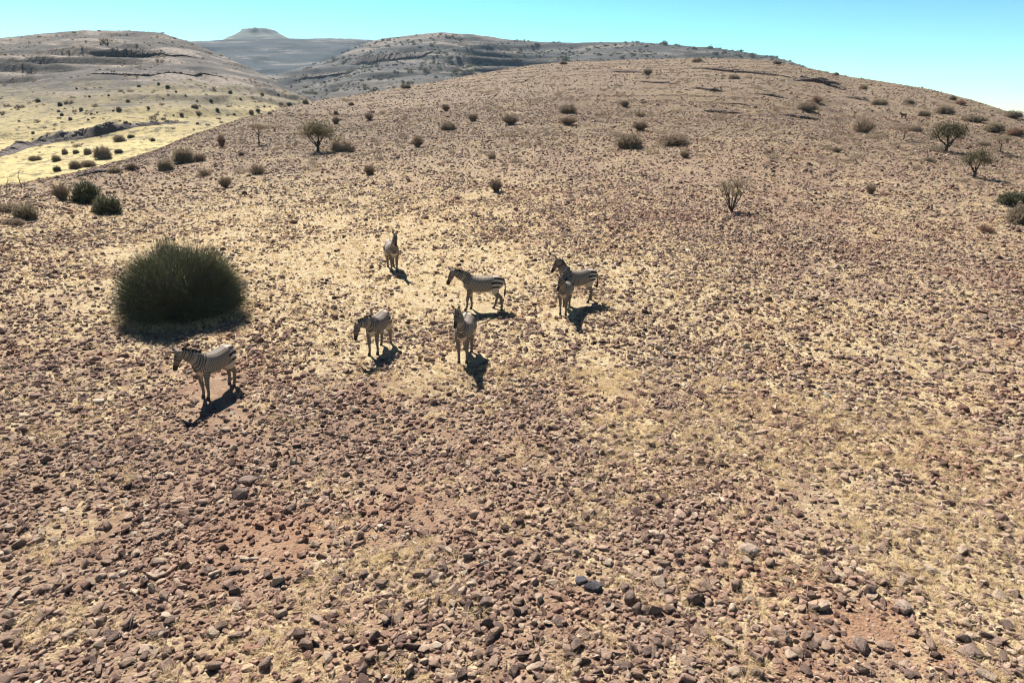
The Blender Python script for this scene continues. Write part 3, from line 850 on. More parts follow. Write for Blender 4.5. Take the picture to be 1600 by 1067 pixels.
SHRUBS = [  # base u, v, width px, height px, kind, materials, label
    (168, 333, 46, 32, 'dense', DG, 'dark green round shrub, nearer and lower of the dark pair above the big bush'),
    (137, 316, 46, 38, 'dense', DG, 'dark green taller shrub, farther of the dark pair above the big bush'),
    (97, 312, 32, 30, 'twiggy', TW, 'brownish grey twiggy shrub left of the dark green pair'),
    (42, 342, 36, 28, 'dense', OO, 'pale olive shrub near the left edge, below the brown twiggy one'),
    (14, 330, 40, 15, 'flat', TW, 'low brown scrub at the left edge beside the pale olive shrub'),
    (22, 350, 34, 10, 'flat', TW, 'low scraggy brown scrub at the left edge below the pale olive shrub'),
    (260, 266, 26, 20, 'dense', TD, 'dark rounded shrub at the near end of the clump on the rim'),
    (287, 254, 36, 26, 'dense', OL, 'olive green shrub forming the tall middle of the clump on the rim'),
    (312, 252, 26, 14, 'twiggy', TW, 'low brown shrub at the right end of the clump on the rim'),
    (206, 266, 24, 14, 'twiggy', TW, 'faint brown scrub on the rim left of the clump'),
    (178, 270, 22, 10, 'flat', TD, 'low dark scrub on the rim above the dark green pair'),
    (352, 293, 24, 21, 'twiggy', TW, 'round brown twiggy shrub below the clump on the rim'),
    (402, 272, 32, 20, 'sparse', TW, 'thin see-through twiggy shrub below the small flat topped tree'),
    (320, 275, 26, 14, 'sparse', TW, 'sparse low twiggy shrub left of the round brown one'),
    (347, 230, 15, 25, 'twiggy', RT, 'upright reddish brown shrub left of the small flat topped tree'),
    (377, 243, 10, 7, 'dense', TD, 'tiny dark shrublet between the reddish shrub and the acacia'),
    (577, 273, 23, 18, 'twiggy', TW, 'round brown shrub alone below the acacia'),
    (536, 236, 42, 19, 'flat', TW, 'greyish purple spreading shrub close beside the acacia trunk'),
    (525, 194, 15, 14, 'twiggy', TD, 'small dark shrub right above the acacia crown'),
    (525, 180, 8, 8, 'dense', TD, 'tiny dark shrub just above the small one beyond the acacia'),
    (577, 188, 16, 13, 'twiggy', TW, 'small brown round shrub high up, right of the acacia'),
    (549, 165, 10, 6, 'dense', TD, 'tiny dark shrub on the rim above the acacia'),
    (653, 230, 24, 20, 'twiggy', TW, 'round brown twiggy shrub right of the acacia'),
    (701, 203, 28, 14, 'flat', TD, 'flat dark shrub up from the round brown one right of the acacia'),
    (739, 190, 19, 14, 'twiggy', TD, 'dark rounded shrub just right of the flat dark one'),
    (697, 174, 16, 13, 'twiggy', TW, 'small brown shrub straight above the flat dark one'),
    (798, 195, 31, 18, 'twiggy', TW, 'wide pale brown shrub in the upper middle of the slope'),
    (888, 177, 30, 15, 'flat', TD, 'dark shrub directly above its paler twin in the upper middle'),
    (888, 195, 34, 14, 'twiggy', TW, 'paler twiggy shrub directly below the dark one in the upper middle'),
    (775, 299, 25, 24, 'twiggy', TW, 'tall round brown shrub above the side view zebra'),
    (768, 248, 16, 14, 'sparse', TW, 'faint thin shrub above the tall round brown one'),
    (976, 167, 19, 12, 'twiggy', TW, 'small brown shrub right of the stacked pair'),
    (1000, 204, 30, 17, 'twiggy', TD, 'dark based shrub just above the elongated olive one'),
    (983, 231, 46, 25, 'flat', OL, 'large elongated olive brown shrub right of the middle'),
    (1052, 226, 52, 18, 'flat', TW, 'long flat brown shrub right of the elongated olive one'),
    (1070, 247, 17, 14, 'twiggy', TW, 'small brown shrub below the long flat one'),
    (1580, 322, 44, 26, 'dense', DG, 'dark green bush at the right edge, upper of two'),
    (1596, 348, 52, 34, 'dense', TD, 'dark green bush at the right edge, lower of two'),
    (1540, 362, 28, 14, 'sparse', RT, 'low reddish brown scrub left of the dark bushes at the right edge'),
    (1360, 303, 18, 19, 'twiggy', OL, 'small olive shrub alone on the right slope below the trees'),
    (1348, 207, 40, 28, 'sparse', TW, 'wispy pinkish brown shrub left of the tiny flat topped tree'),
    (1308, 238, 20, 9, 'twiggy', TW, 'low brown shrub below the wispy pinkish one'),
    (1262, 172, 34, 14, 'flat', TW, 'greyish shrub below the dark rock ledge'),
    (1276, 160, 22, 12, 'sparse', RT, 'thin reddish shrub just under the dark rock ledge'),
    (1374, 164, 28, 10, 'flat', OL, 'flat olive shrub high on the right slope above the tiny animal'),
    (1420, 163, 18, 9, 'dense', TD, 'small dark shrub right of the flat olive one, high on the right'),
    (1443, 182, 20, 10, 'flat', TD, 'dark flat shrub right of the tiny animal'),
    (1476, 178, 28, 14, 'dense', TD, 'dark shrub above the crown of the big right tree'),
    (1431, 206, 20, 9, 'flat', TD, 'low dark shrub between the tiny flat topped tree and the big right tree'),
    (1520, 190, 42, 12, 'flat', OL, 'long olive scrub near the right skyline'),
    (1552, 206, 32, 16, 'dense', OL, 'olive shrub below the long scrub near the right skyline'),
    (1586, 212, 28, 14, 'flat', RT, 'reddish brown shrub at the right edge near the skyline'),
    (1488, 157, 12, 8, 'dense', TD, 'tiny dark shrub close under the right skyline'),
    (1500, 163, 18, 7, 'flat', RT, 'low reddish shrub beside the tiny dark one under the right skyline'),
    (1582, 184, 30, 12, 'dense', OL, 'shrub standing on the skyline at the right edge'),
    (1348, 140, 14, 8, 'dense', TD, 'small dark shrub right of the rock ledge'),
    (1306, 118, 10, 5, 'dense', TD, 'tiny dark shrub standing on the skyline above the rock ledge'),
    (1222, 90, 12, 5, 'dense', TD, 'tiny dark shrub on the skyline where the ridge meets the slope'),
    (1090, 98, 18, 8, 'flat', TD, 'dark shrub on the upper rim right of centre'),
    (1012, 118, 18, 12, 'twiggy', TD, 'dark shrub high on the slope above the elongated olive shrub'),
    (1214, 100, 16, 6, 'flat', OL, 'olive scrub just under the skyline near the ridge end'),
    (880, 101, 14, 6, 'flat', TD, 'dark shrub on the rim above the stacked pair'),
    (1146, 124, 20, 8, 'flat', TW, 'brown scrub on the upper slope left of the rock ledge'),
    (1000, 182, 20, 10, 'sparse', TW, 'wispy pale shrub above the dark based one'),
    (634, 138, 18, 7, 'flat', TD, 'dark flat shrub on the rim left of the upper middle'),
    (1200, 240, 14, 8, 'sparse', TW, 'sparse low shrub alone on the bare right slope'),
    (1536, 228, 22, 8, 'flat', OL, 'low olive scrub between the two right hand trees'),
    (1452, 252, 20, 8, 'sparse', OL, 'thin olive scrub left of the lower right tree'),
]
def place_shrub(i, u, v, w, h, kind, mats, label, group=None):
    p = at_px(u, v)
    k = scale_at(p)
    return shrub(kind, mats, i % 3, (p.x, p.y, p.z - .02), w / k, h / k * .9, label, group)
for i, s in enumerate(SHRUBS):
    place_shrub(i, *s)

def tree(u, v, wpx, hpx, label, kind, seed, mats, name='tree', cat='tree', trunk='trunk'):
    p = at_px(u, v); k = scale_at(p)
    W = wpx / k; Hh = hpx / k
    rd = random.Random(seed)
    V = []; F = []; Vl = []; Fl = []
    def limb(a, b, r0, r1, wob, seg=4):
        n = 5
        pts = [a.lerp(b, i / n) + (Vector((rd.gauss(0, wob), rd.gauss(0, wob), rd.gauss(0, wob * .6))) if 0 < i < n else Vector()) for i in range(n + 1)]
        tube(V, F, pts, r0, r1, seg)
        return pts
    clumps = []
    if kind in ('round', 'flat'):
        n = 22 if kind == 'round' else 15
        lift = rd.uniform(-.06, .06)
        for i in range(n):
            th = i * 2.39996 + rd.uniform(-.4, .4); q = math.sqrt((i + .5) / n)
            rx = W * .43 * q * rd.uniform(.8, 1.12)
            dome = math.sqrt(max(0, 1 - q * q * .9))
            z = Hh * ((.40 + .50 * dome + rd.uniform(-.14, .03)) if kind == 'round' else (.80 + .12 * dome + rd.uniform(-.05, .04)))
            c = Vector((math.cos(th) * rx, math.sin(th) * rx, z + lift * math.cos(th) * Hh))
            clumps.append((c, W * rd.uniform(.075, .12), (.75 if kind == 'round' else .35)))
        r0 = Hh * (.045 if kind == 'round' else .030)
        fork = Vector((rd.gauss(0, .03) * W, 0, Hh * (.16 if kind == 'round' else .45)))
        limb(Vector((0, 0, -.06)), fork, r0 * 1.25, r0, r0 * .4, 7)
        subs = []
        ns = 5
        for i in range(ns):
            th = i * 6.283 / ns + rd.uniform(-.4, .4)
            e = Vector((math.cos(th) * W * .20, math.sin(th) * W * .20, fork.z + (Hh * (.62 if kind == 'round' else .76) - fork.z) * rd.uniform(.55, 1.0)))
            limb(fork, e, r0 * .7, r0 * .4, W * .012, 5); subs.append(e)
        for c, cr, fl in clumps:
            e = min(subs, key=lambda q: (q - c).length)
            pts = limb(e, c, r0 * .36, r0 * .12, W * .012, 4)
            for _ in range(4):
                limb(pts[3], c + Vector((rd.gauss(0, cr), rd.gauss(0, cr), rd.gauss(0, cr * fl))), r0 * .12, r0 * .05, W * .006, 3)
        per = 120
    elif kind == 'fork':
        for i in range(9):
            th = rd.uniform(0, 6.283); sp = rd.uniform(.12, .42) * W
            e = Vector((math.cos(th) * sp, math.sin(th) * sp, Hh * rd.uniform(.5, .8)))
            pts = limb(Vector((rd.gauss(0, .04), rd.gauss(0, .04), -.05)), e, Hh * .022, Hh * .010, W * .015, 5)
            for _ in range(6):
                e2 = e + Vector((rd.gauss(0, W * .10), rd.gauss(0, W * .10), Hh * rd.uniform(.04, .28)))
                limb(pts[rd.choice((3, 4, 5))], e2, Hh * .008, Hh * .003, W * .012, 3)
                clumps.append((e2, W * .05, .8))
        per = 34
    else:
        q = Vector((0, 0, -.05)); d = Vector((rd.uniform(-.5, .5), 0, 1)).normalized()
        for i in range(4):
            e = q + d * Hh * .27
            limb(q, e, Hh * .035 * (1 - i * .2), Hh * .03 * (1 - i * .2), Hh * .01, 5)
            for _ in range(2):
                e2 = e + Vector((rd.gauss(0, W * .28), rd.gauss(0, W * .2), Hh * rd.uniform(0, .14)))
                limb(e, e2, Hh * .014, Hh * .006, Hh * .015, 3)
                if i > 0: clumps.append((e2, W * .09, .6))
            q = e; d = (d + Vector((rd.gauss(0, .5), rd.gauss(0, .3), .1))).normalized()
        per = 24
    size = max(.05, W * .046) if kind != 'fork' else .075
    for c, cr, fl in clumps:
        for _ in range(per):
            q = c + Vector((rd.gauss(0, cr), rd.gauss(0, cr), rd.gauss(0, cr * fl)))
            leaf(Vl, Fl, q, size * rd.uniform(.6, 1.4), rd)
    root = link(name, None, loc=(p.x, p.y, p.z - .03), rot=(0, 0, 0))
    tag(root, label, cat)
    link(trunk, mesh_np(name + '_trunk', V, F, mats[0]), root)
    link('crown', mesh_np(name + '_crown', Vl, Fl, mats[1]), root)
    return root
tree(497, 237, 58, 45, 'acacia tree with dark forked trunk and thin rounded crown, left of centre', 'round', 12, (M_BARK, M_ACACIA), 'acacia_tree')
tree(1477, 237, 56, 46, 'bigger leafy tree with round crown on the right slope', 'round', 27, (M_BARK, M_ACACIA), 'tree')
tree(1521, 277, 44, 44, 'lower tree with lopsided dark crown on the right slope', 'round', 33, (M_BARK, M_ACACIA), 'tree')
tree(405, 226, 30, 31, 'small flat topped tree left of the acacia', 'flat', 41, (M_BARK, M_OLIVE), 'tree')
tree(248, 229, 44, 36, 'thin trunked flat crowned tree standing at the rim of the valley', 'flat', 45, (M_BARK, M_TWIG), 'tree')
tree(1411, 219, 28, 22, 'tiny flat topped tree on the right slope below the tiny animal', 'flat', 52, (M_BARK, M_TWIG), 'tree')
tree(1562, 238, 32, 24, 'tiny flat topped tree near the right edge, above the lower tree', 'flat', 58, (M_BARK, M_OLIVE), 'tree')
tree(1143, 330, 48, 48, 'upright leafless shrub with forked bare stems on the right slope', 'fork', 61, (M_BARK, M_DUSTY), 'upright_shrub', 'shrub', 'stems')
tree(35, 294, 20, 24, 'bare crooked little tree at the left edge against the yellow valley', 'bare', 71, (M_BARK, M_DKGREEN), 'bare_tree')
tree(10, 298, 22, 22, 'leaning dark little tree at the extreme left edge beside the bare crooked one', 'bare', 77, (M_BARK, M_DKGREEN), 'bare_tree')

# shrubs down in the valley and on the opposite hillside
def valley(u, v, w, h, mats, label, kind='dense', group=None, i=0):
    p = px_hit(u, v)
    k = scale_at(p)
    shrub(kind, mats, i % 3, (p.x, p.y, p.z - .05), w / k, h / k, label, group)
for i, a in enumerate([
    (162, 248, 28, 20, OL, 'olive shrub standing in the valley, largest one on the yellow grass'),
    (187, 222, 20, 11, TD, 'brownish shrub just below the dark outcrop in the valley'),
    (205, 216, 12, 6, DG, 'small dark shrub at the right under the dark outcrop in the valley'),
    (138, 260, 24, 10, OL, 'low olive shrub at the near side of the valley, right one of two'),
    (118, 263, 20, 12, OO, 'low olive shrub at the near side of the valley, left one of two'),
    (90, 268, 12, 9, DG, 'blackish shrub by the left of the yellow valley floor'),
    (186, 239, 14, 6, DG, 'dark low shrub right of the largest valley shrub'),
    (119, 240, 10, 6, DG, 'dark small shrub in the middle of the yellow valley floor'),
    (55, 251, 20, 8, OL, 'flat olive shrub below the left end of the outcrop'),
    (88, 252, 14, 10, OO, 'pale olive shrub left of centre on the yellow valley floor'),
    (102, 241, 10, 9, TW, 'faint grey shrub on the yellow valley floor beside a darker one'),
    (137, 241, 12, 10, TW, 'faint brown shrub on the yellow valley floor right of a darker one')]):
    valley(*a, i=i)
DOTS = [(140, 152, 7), (92, 175, 5), (127, 173, 8), (97, 181, 5), (143, 179, 7), (152, 177, 5), (186, 173, 8), (177, 174, 5), (110, 188, 5), (52, 209, 8), (51, 218, 6), (28, 225, 6), (5, 236, 6),
        (89, 218, 5), (127, 211, 9), (203, 199, 7), (216, 197, 6), (228, 195, 6), (238, 192, 5), (245, 190, 6), (232, 170, 8), (239, 221, 7), (4, 180, 6), (94, 166, 6), (138, 188, 6),
        (271, 181, 6), (284, 181, 6), (310, 180, 6), (305, 169, 9), (340, 174, 9), (343, 187, 7), (366, 180, 5), (393, 178, 10), (403, 175, 6), (422, 179, 12), (413, 168, 6), (439, 166, 8),
        (452, 165, 11), (478, 163, 8), (309, 195, 8), (303, 203, 6), (360, 147, 6), (376, 156, 6), (262, 137, 6), (275, 145, 6), (308, 159, 6), (217, 136, 6), (248, 133, 6), (200, 160, 6), (170, 150, 6),
        (120, 140, 6), (60, 160, 7), (30, 190, 6), (330, 160, 5), (290, 150, 5), (255, 155, 5), (410, 150, 6), (435, 150, 6), (180, 196, 5), (160, 200, 5)]
for i, (u, v, w) in enumerate(DOTS):
    w *= (.62, 1.1, .8, 1.25, .7)[i % 5]
    valley(u, v, w, w * (.7, .55, .85)[i % 3], DG if i % 2 else TD, ('small dark shrub dotting the yellow grass around the valley outcrop' if v > 186 else 'small dark shrub dotting the slope just above the yellow valley grass' if v > 162 else 'small dark shrub dotting the middle of the facing left hill'), 'dense', 'shrubs dotted over the valley and facing hillside', i)

# ------------------------------------------------------------------ rock ledges
def rock_hull(seed, n=14, flat=.62):
    rd = random.Random(seed)
    bm = bmesh.new()
    ax = (1.0, rd.uniform(.62, .95), rd.uniform(flat * .7, flat * 1.2))
    for _ in range(n):
        d = Vector((rd.gauss(0, 1), rd.gauss(0, 1), rd.gauss(0, 1))).normalized() * rd.uniform(.82, 1.05)
        d = Vector((max(-.8, min(.8, d.x)), max(-.8, min(.8, d.y)), max(-.72, min(.72, d.z))))
        bm.verts.new((d.x * ax[0] * .6, d.y * ax[1] * .6, d.z * ax[2] * .6))
    r = bmesh.ops.convex_hull(bm, input=bm.verts)
    junk = [g for g in r['geom_interior'] if isinstance(g, bmesh.types.BMVert)]
    if junk: bmesh.ops.delete(bm, geom=junk, context='VERTS')
    bmesh.ops.recalc_face_normals(bm, faces=bm.faces)
    return bm
def rock_mesh(seed, mat, n=14, flat=.62):
    bm = rock_hull(seed, n, flat)
    bmesh.ops.bevel(bm, geom=list(bm.edges), offset=.045, segments=1, affect='EDGES', profile=.5)
    me = bpy.data.meshes.new('stone'); bm.to_mesh(me); bm.free()
    me.materials.append(mat)
    return me

def ledge(path, n, hpx, label, seed, mat=M_LEDGE, group=None, fn=surf_z, zf=.42, wf=1.5, jag=.06):
    """one outcrop: a broken step of rock that follows the contour"""
    rd = random.Random(seed)
    pts = [px_hit(u, v, fn) for u, v in path]
    o = pts[0].copy()
    m = max(60, n * 3)
    ctr = []
    for i in range(m):
        t = i / (m - 1) * (len(pts) - 1)
        j = min(int(t), len(pts) - 2)
        q = pts[j].lerp(pts[j + 1], t - j)
        ctr.append(q)
    seg = 9
    V = []; F = []
    blk = 1.0
    for i, q in enumerate(ctr):
        k = scale_at(q)
        tt = i / (m - 1)
        if i % 3 == 0: blk = .6 * blk + .4 * rd.uniform(.3, 1.3)
        s = hpx / k * blk * (0.12 + 0.88 * math.sin(math.pi * tt) ** .6)
        tng = (ctr[min(i + 1, m - 1)] - ctr[max(i - 1, 0)]).normalized()
        out = Vector((tng.y, -tng.x, 0)).normalized()
        if out.dot(-q) < 0: out = -out
        jx = rd.gauss(0, .22) * s
        for a in range(seg):
            ang = 2 * math.pi * a / seg
            ca, sa = math.cos(ang), math.sin(ang)
            sq = 1 / max(abs(ca), abs(sa)) * .85
            w = q + out * (ca * sq * s * wf + jx + rd.gauss(0, .12 * wf) * s) + tng * rd.gauss(0, .10) * s
            w.z = (sa * sq * zf + .02 + rd.gauss(0, jag)) * s
            V.append(w)
    zz = fn(np.array([w.x for w in V]), np.array([w.y for w in V]))
    for w, q in zip(V, zz): w.z += float(q)
    V = [w - o for w in V]
    for i in range(m - 1):
        for a in range(seg):
            a2 = (a + 1) % seg
            F.append((i * seg + a, i * seg + a2, (i + 1) * seg + a2, (i + 1) * seg + a))
    F.append(tuple(range(seg))); F.append(tuple((m - 1) * seg + a for a in range(seg))[::-1])
    ob = link('rock_ledge', mesh_np('rock_ledge', V, F, mat), loc=o)
    tag(ob, label, 'rock ledge', group)
ledge([(1243, 127), (1262, 127), (1282, 130), (1302, 136), (1318, 141)], 70, 9.0, 'prominent dark rock ledge just below the right skyline', 1, zf=.9)
ledge([(1082, 138), (1110, 142), (1130, 144)], 40, 5.0, 'short dark rock ledge left of the prominent one below the skyline', 2, zf=.9)
ledge([(1080, 108), (1120, 110), (1160, 114), (1195, 117), (1235, 122)], 70, 5.0, 'long thin dark ledge along the upper slope left of the prominent ledge', 3, zf=.9)
ledge([(1100, 174), (1130, 177), (1160, 178)], 36, 5.0, 'low dark ledge on the slope above the long flat shrub', 4, zf=.9)
ledge([(1216, 180), (1245, 183), (1282, 187)], 40, 5.0, 'low dark ledge below the greyish shrub on the right slope', 5, zf=.9)
ledge([(96, 283), (130, 274), (150, 270), (175, 268), (210, 262)], 60, 7.0, 'dark rock strip standing for gully shade on the left rim above the dark shrub pair', 7, zf=.7)  # dark strip stands in for the shade of the gully below the rim
ledge([(1000, 128), (1030, 130), (1058, 133)], 30, 4.0, 'small dark ledge high on the slope, leftmost of the upper ledges', 21, zf=.8)
ledge([(1180, 147), (1205, 150), (1232, 155)], 30, 4.5, 'small dark ledge directly below the prominent ledge, left side', 22, zf=.8)
ledge([(1322, 152), (1345, 156), (1362, 161)], 30, 4.0, 'small dark ledge to the lower right of the prominent ledge', 23, zf=.8)
ledge([(1130, 162), (1160, 164), (1180, 168)], 30, 4.0, 'small dark ledge in the middle of the ledges on the upper slope', 24, zf=.8)
ledge([(950, 112), (980, 113), (1005, 113)], 30, 3.5, 'thin dark ledge on the hill crest left of the other ledges', 25, zf=.8)
ledge([(140, 83), (200, 83), (260, 86), (310, 92)], 90, 5.0, 'upper dark rock band across the facing left hill', 8, zf=.9)
ledge([(140, 116), (190, 117), (240, 118), (300, 119), (350, 121)], 110, 5.0, 'lower dark rock band across the facing left hill', 9, zf=.9)
ledge([(548, 99), (580, 95), (620, 92), (660, 87), (690, 84)], 90, 5.5, 'dark rock band across the middle distance ridge', 10, zf=.9)
ledge([(458, 124), (490, 121), (520, 118), (545, 113)], 60, 5.0, 'dark rock band in the far gully between the hills', 11, zf=.9)

def outcrop(path, wpx, hpx, label, seed):
    pts = [px_hit(u, v) for u, v in path]
    o = pts[0].copy()
    m, c = 260, 15
    V = []; F = []
    for i in range(m):
        t = i / (m - 1) * (len(pts) - 1); j = min(int(t), len(pts) - 2)
        q = pts[j].lerp(pts[j + 1], t - j)
        tng = (pts[j + 1] - pts[j]).normalized(); out = Vector((tng.y, -tng.x, 0)).normalized()
        if out.dot(-q) < 0: out = -out
        k = scale_at(q); env = min(1, math.sin(math.pi * min(.999, (i + 1) / m)) ** .5 * 1.1) * (1.0 - .55 * i / m)
        for b in range(c):
            f = b / (c - 1) * 2 - 1
            w = q + out * (f * wpx / k * env)
            n1 = float(fbm(np.array([w.x]), np.array([w.y]), 7.0, 4, seed)[0]); n2 = float(vnoise(np.array([w.x / 1.6]), np.array([w.y / 1.6]), seed + 3)[0])
            V.append([w.x, w.y, (max(0, 1 - abs(f) ** 1.5)) * hpx / k * env * max(.05, .45 + 1.1 * n1 + .7 * round(n2 * 3) / 3) - .12])
    A = np.array(V); A[:, 2] += surf_z(A[:, 0], A[:, 1]); A -= np.array(o)
    for i in range(m - 1):
        for b in range(c - 1):
            F.append((i * c + b, (i + 1) * c + b, (i + 1) * c + b + 1, i * c + b + 1))
    ob = link('rock_outcrop', mesh_np('rock_outcrop', A, F, M_BANK), loc=o)
    tag(ob, label, 'rock outcrop')
M_BANK = mat_plain_stone('bank_rock', (0.028, 0.021, 0.019), (0.125, 0.09, 0.072))
outcrop([(-30, 252), (0, 243), (30, 232), (70, 221), (110, 213), (150, 207), (190, 201), (230, 196), (270, 193), (298, 190)], 22, 13, 'long dark rocky outcrop running across the yellow valley', 6)

# ------------------------------------------------------------------ stones and dry grass
STONE_SRC = [rock_mesh(300 + k, M_STONE, 11 + k % 5, .55 + .09 * (k % 4)) for k in range(14)]
def in_wedge(n, r0, r1, half):
    a = rng.uniform(-half, half, n)
    r = np.sqrt(rng.uniform(r0 * r0, r1 * r1, n))
    return np.sin(a) * r, np.cos(a) * r, r
def clear(x, y):
    k = np.ones(len(x), bool)
    k &= np.hypot(x - BUSH_P.x, y - BUSH_P.y) > BUSH_R * .9
    for zx, zy in ZPOS:
        k &= np.hypot(x - zx, y - zy) > .62
    return k
HALF = R(50)
SX = []; SY = []; SS = []
for r0, r1, dens, med, sig, lo in [(5.5, 22, 255, .084, .50, .028), (15, 58, 90, .108, .44, .045), (36, 150, 13, .165, .40, .10), (95, 285, 1.1, .28, .40, .18)]:
    n = int(HALF * (r1 * r1 - r0 * r0) * dens)
    x, y, r = in_wedge(n, r0, r1, HALF)
    s = np.clip(med * np.exp(rng.normal(0, sig, n)), lo, med * 3.0)
    cl = 0.80 + 0.70 * fbm(x, y, 2.6, 3, 91) + 0.4 * fbm(x, y, .7, 2, 93) + 0.20 * fbm(x, y, 9, 2, 95) - 0.12 * (grass_d(x, y) - .55)
    for u, v, rad, w, sx, sy in GRASS_SPOTS[:8]:
        cl = cl - .22 * np.exp(-((x - sx) ** 2 + (y - sy) ** 2) / (rad * rad * 1.2))
    bare = np.ones(n)
    for u, v, rad, w, sx, sy in GRASS_SPOTS:
        if w <= -.35: bare = np.minimum(bare, 1 - .85 * np.exp(-((x - sx) ** 2 + (y - sy) ** 2) / (rad * rad)))
    fade = np.ones(n)
    if r1 < 280: fade = fade * np.clip((r1 - r) / {22: 7, 58: 22, 150: 50}[r1], 0, 1)
    if r0 > 6: fade = fade * np.clip((r - r0) / {15: 7, 36: 22, 95: 50}[r0], 0, 1)
    k = (rng.random(n) < np.clip(cl, .08, 1) * bare * fade) & clear(x, y)
    if r0 >= 90:
        rc = np.interp(np.arctan2(x, y), C_AZ, C_R); k &= r < rc * 1.02
    SX.append(x[k]); SY.append(y[k]); SS.append(s[k])
SX = np.concatenate(SX); SY = np.concatenate(SY); SS = np.concatenate(SS)
SZ = ground_z(SX, SY)
# the 300 that show largest become separate stones
dv = np.stack([SX, SY, SZ - CAM_H], 1)
fw = dv @ np.array([0, math.cos(PITCH), -math.sin(PITCH)])
uu = 800 + FPX * dv[:, 0] / fw
vv = 533.5 - FPX * (dv @ np.array([0, math.sin(PITCH), math.cos(PITCH)])) / fw
vis = (uu > 5) & (uu < 1595) & (vv < 1060) & (vv > 0)
app = np.where(vis, SS / fw, 0)
NAMED = 280
top = np.argsort(-app)[:NAMED]
rest = np.ones(len(SX), bool); rest[top] = False
SGROUP = 'larger loose stones strewn over the foreground'
M_TONE = {'pale': mat_plain_stone('pale_loose_stone', (0.25, 0.182, 0.132), (0.39, 0.295, 0.215)), 'brown': mat_plain_stone('brown_loose_stone', (0.155, 0.104, 0.076), (0.30, 0.208, 0.152)),
          'dark': mat_plain_stone('dark_loose_stone', (0.085, 0.058, 0.048), (0.18, 0.122, 0.096))}
TONED = {}
for tone, mt in M_TONE.items():
    TONED[tone] = []
    for me in STONE_SRC:
        c = me.copy(); c.materials.clear(); c.materials.append(mt); TONED[tone].append(c)
ORD = ['largest', 'second largest', 'third largest', 'fourth largest', 'fifth largest', 'sixth largest', 'seventh largest', 'eighth largest', 'ninth largest', 'tenth largest', 'eleventh largest', 'twelfth largest', 'thirteenth largest', 'fourteenth largest', 'fifteenth largest', 'smallest']
COLS = ['at the far left', 'left of centre', 'in the middle', 'right of centre', 'at the far right']
ROWS = ['in the bottom strip', 'in the lower quarter', 'in the band below the zebras']
bins = {}
for i in top:
    cx_ = min(4, int(uu[i] / 320)); ry_ = 0 if vv[i] > 940 else (1 if vv[i] > 800 else 2)
    tone = rng.choice(['pale', 'brown', 'dark'], p=[.22, .55, .23])
    shape = rng.choice(['flat', 'blocky', 'pointed'], p=[.4, .4, .2])
    bins.setdefault((cx_, ry_, tone, shape), []).append(i)
SHZ = {'flat': .55, 'blocky': 1.0, 'pointed': 1.2}
for (cx_, ry_, tone, shape), ids in bins.items():
    ids.sort(key=lambda i: -app[i])
    for q, i in enumerate(ids):
        sxy = SS[i]
        o = link('stone', TONED[tone][int(rng.integers(len(STONE_SRC)))], loc=(SX[i], SY[i], SZ[i] + SS[i] * .12),
                 rot=(rng.normal(0, .2), rng.normal(0, .2), rng.uniform(0, 6.28)), scale=(sxy * rng.uniform(.9, 1.15), sxy * rng.uniform(.75, 1.05) * (.75 if shape == 'pointed' else 1), sxy * SHZ[shape]))
        num = '' if len(ids) == 1 else ORD[min(q, 15)] + ' '
        tag(o, f'{num}{tone} {shape} stone {COLS[cx_]}, {ROWS[ry_]}', 'stone', SGROUP)
# stones one can single out
def one_stone(u, v, wpx, label, mat, seed, flat=.6, rz=0.0):
    p = at_px(u, v); s = wpx / scale_at(p) / 1.05
    o = link('stone', rock_mesh(seed, mat, 15, flat), loc=(p.x, p.y, p.z + s * .10), rot=(random.gauss(0, .1), random.gauss(0, .1), rz), scale=(s, s, s))
    tag(o, label, 'stone')
for k, a in enumerate([
    (392, 752, 40, 'long dark brown slab of stone lying right below the foremost zebra shadow', M_BSTONE, 901, .35, .1),
    (374, 775, 30, 'blocky brown stone with pale top just below the long dark slab', M_BSTONE, 902, .8, .4),
    (455, 797, 28, 'rounded brown stone right of the blocky one with pale top', M_BSTONE, 903, .6, 1.1),
    (927, 920, 30, 'blackish grey stone, larger of a dark pair at bottom centre', M_DSTONE, 904, .6, .5),
    (908, 908, 24, 'blackish grey stone, smaller of a dark pair at bottom centre', M_DSTONE, 905, .5, .2),
    (984, 938, 30, 'brown wedge shaped stone right of the blackish pair', M_BSTONE, 906, .8, .9),
    (670, 897, 26, 'dark pointed stone left of the blackish pair', M_BSTONE, 907, .8, 2.0),
    (1168, 862, 40, 'broad pale pinkish stone with flat top in the right foreground', M_PSTONE, 908, .5, .2),
    (1410, 952, 38, 'large rounded greyish brown stone in the lower right', M_PSTONE, 909, .7, .6),
    (1515, 1022, 40, 'large reddish brown stone at the bottom right', M_BSTONE, 910, .7, .3),
    (1345, 1012, 36, 'purplish brown boulder set in bare red soil at the lower right', M_BSTONE, 911, .6, 1.3),
    (244, 900, 34, 'long flat pale stone in the left foreground', M_PSTONE, 912, .35, -.2),
    (415, 1040, 30, 'upright rounded stone at the bottom left of centre', M_BSTONE, 913, .9, 1.2),
    (245, 992, 30, 'purplish dark stone at the lower left', M_BSTONE, 914, .5, .3),
    (760, 945, 30, 'rounded brown stone below and left of the blackish pair', M_BSTONE, 915, .7, .7)]):
    one_stone(*a)

def src_collection(name, meshes):
    c = bpy.data.collections.new(name)
    for i, me in enumerate(meshes):
        o = bpy.data.objects.new(f'{name}_{i:02d}', me)
        c.objects.link(o)
    return c

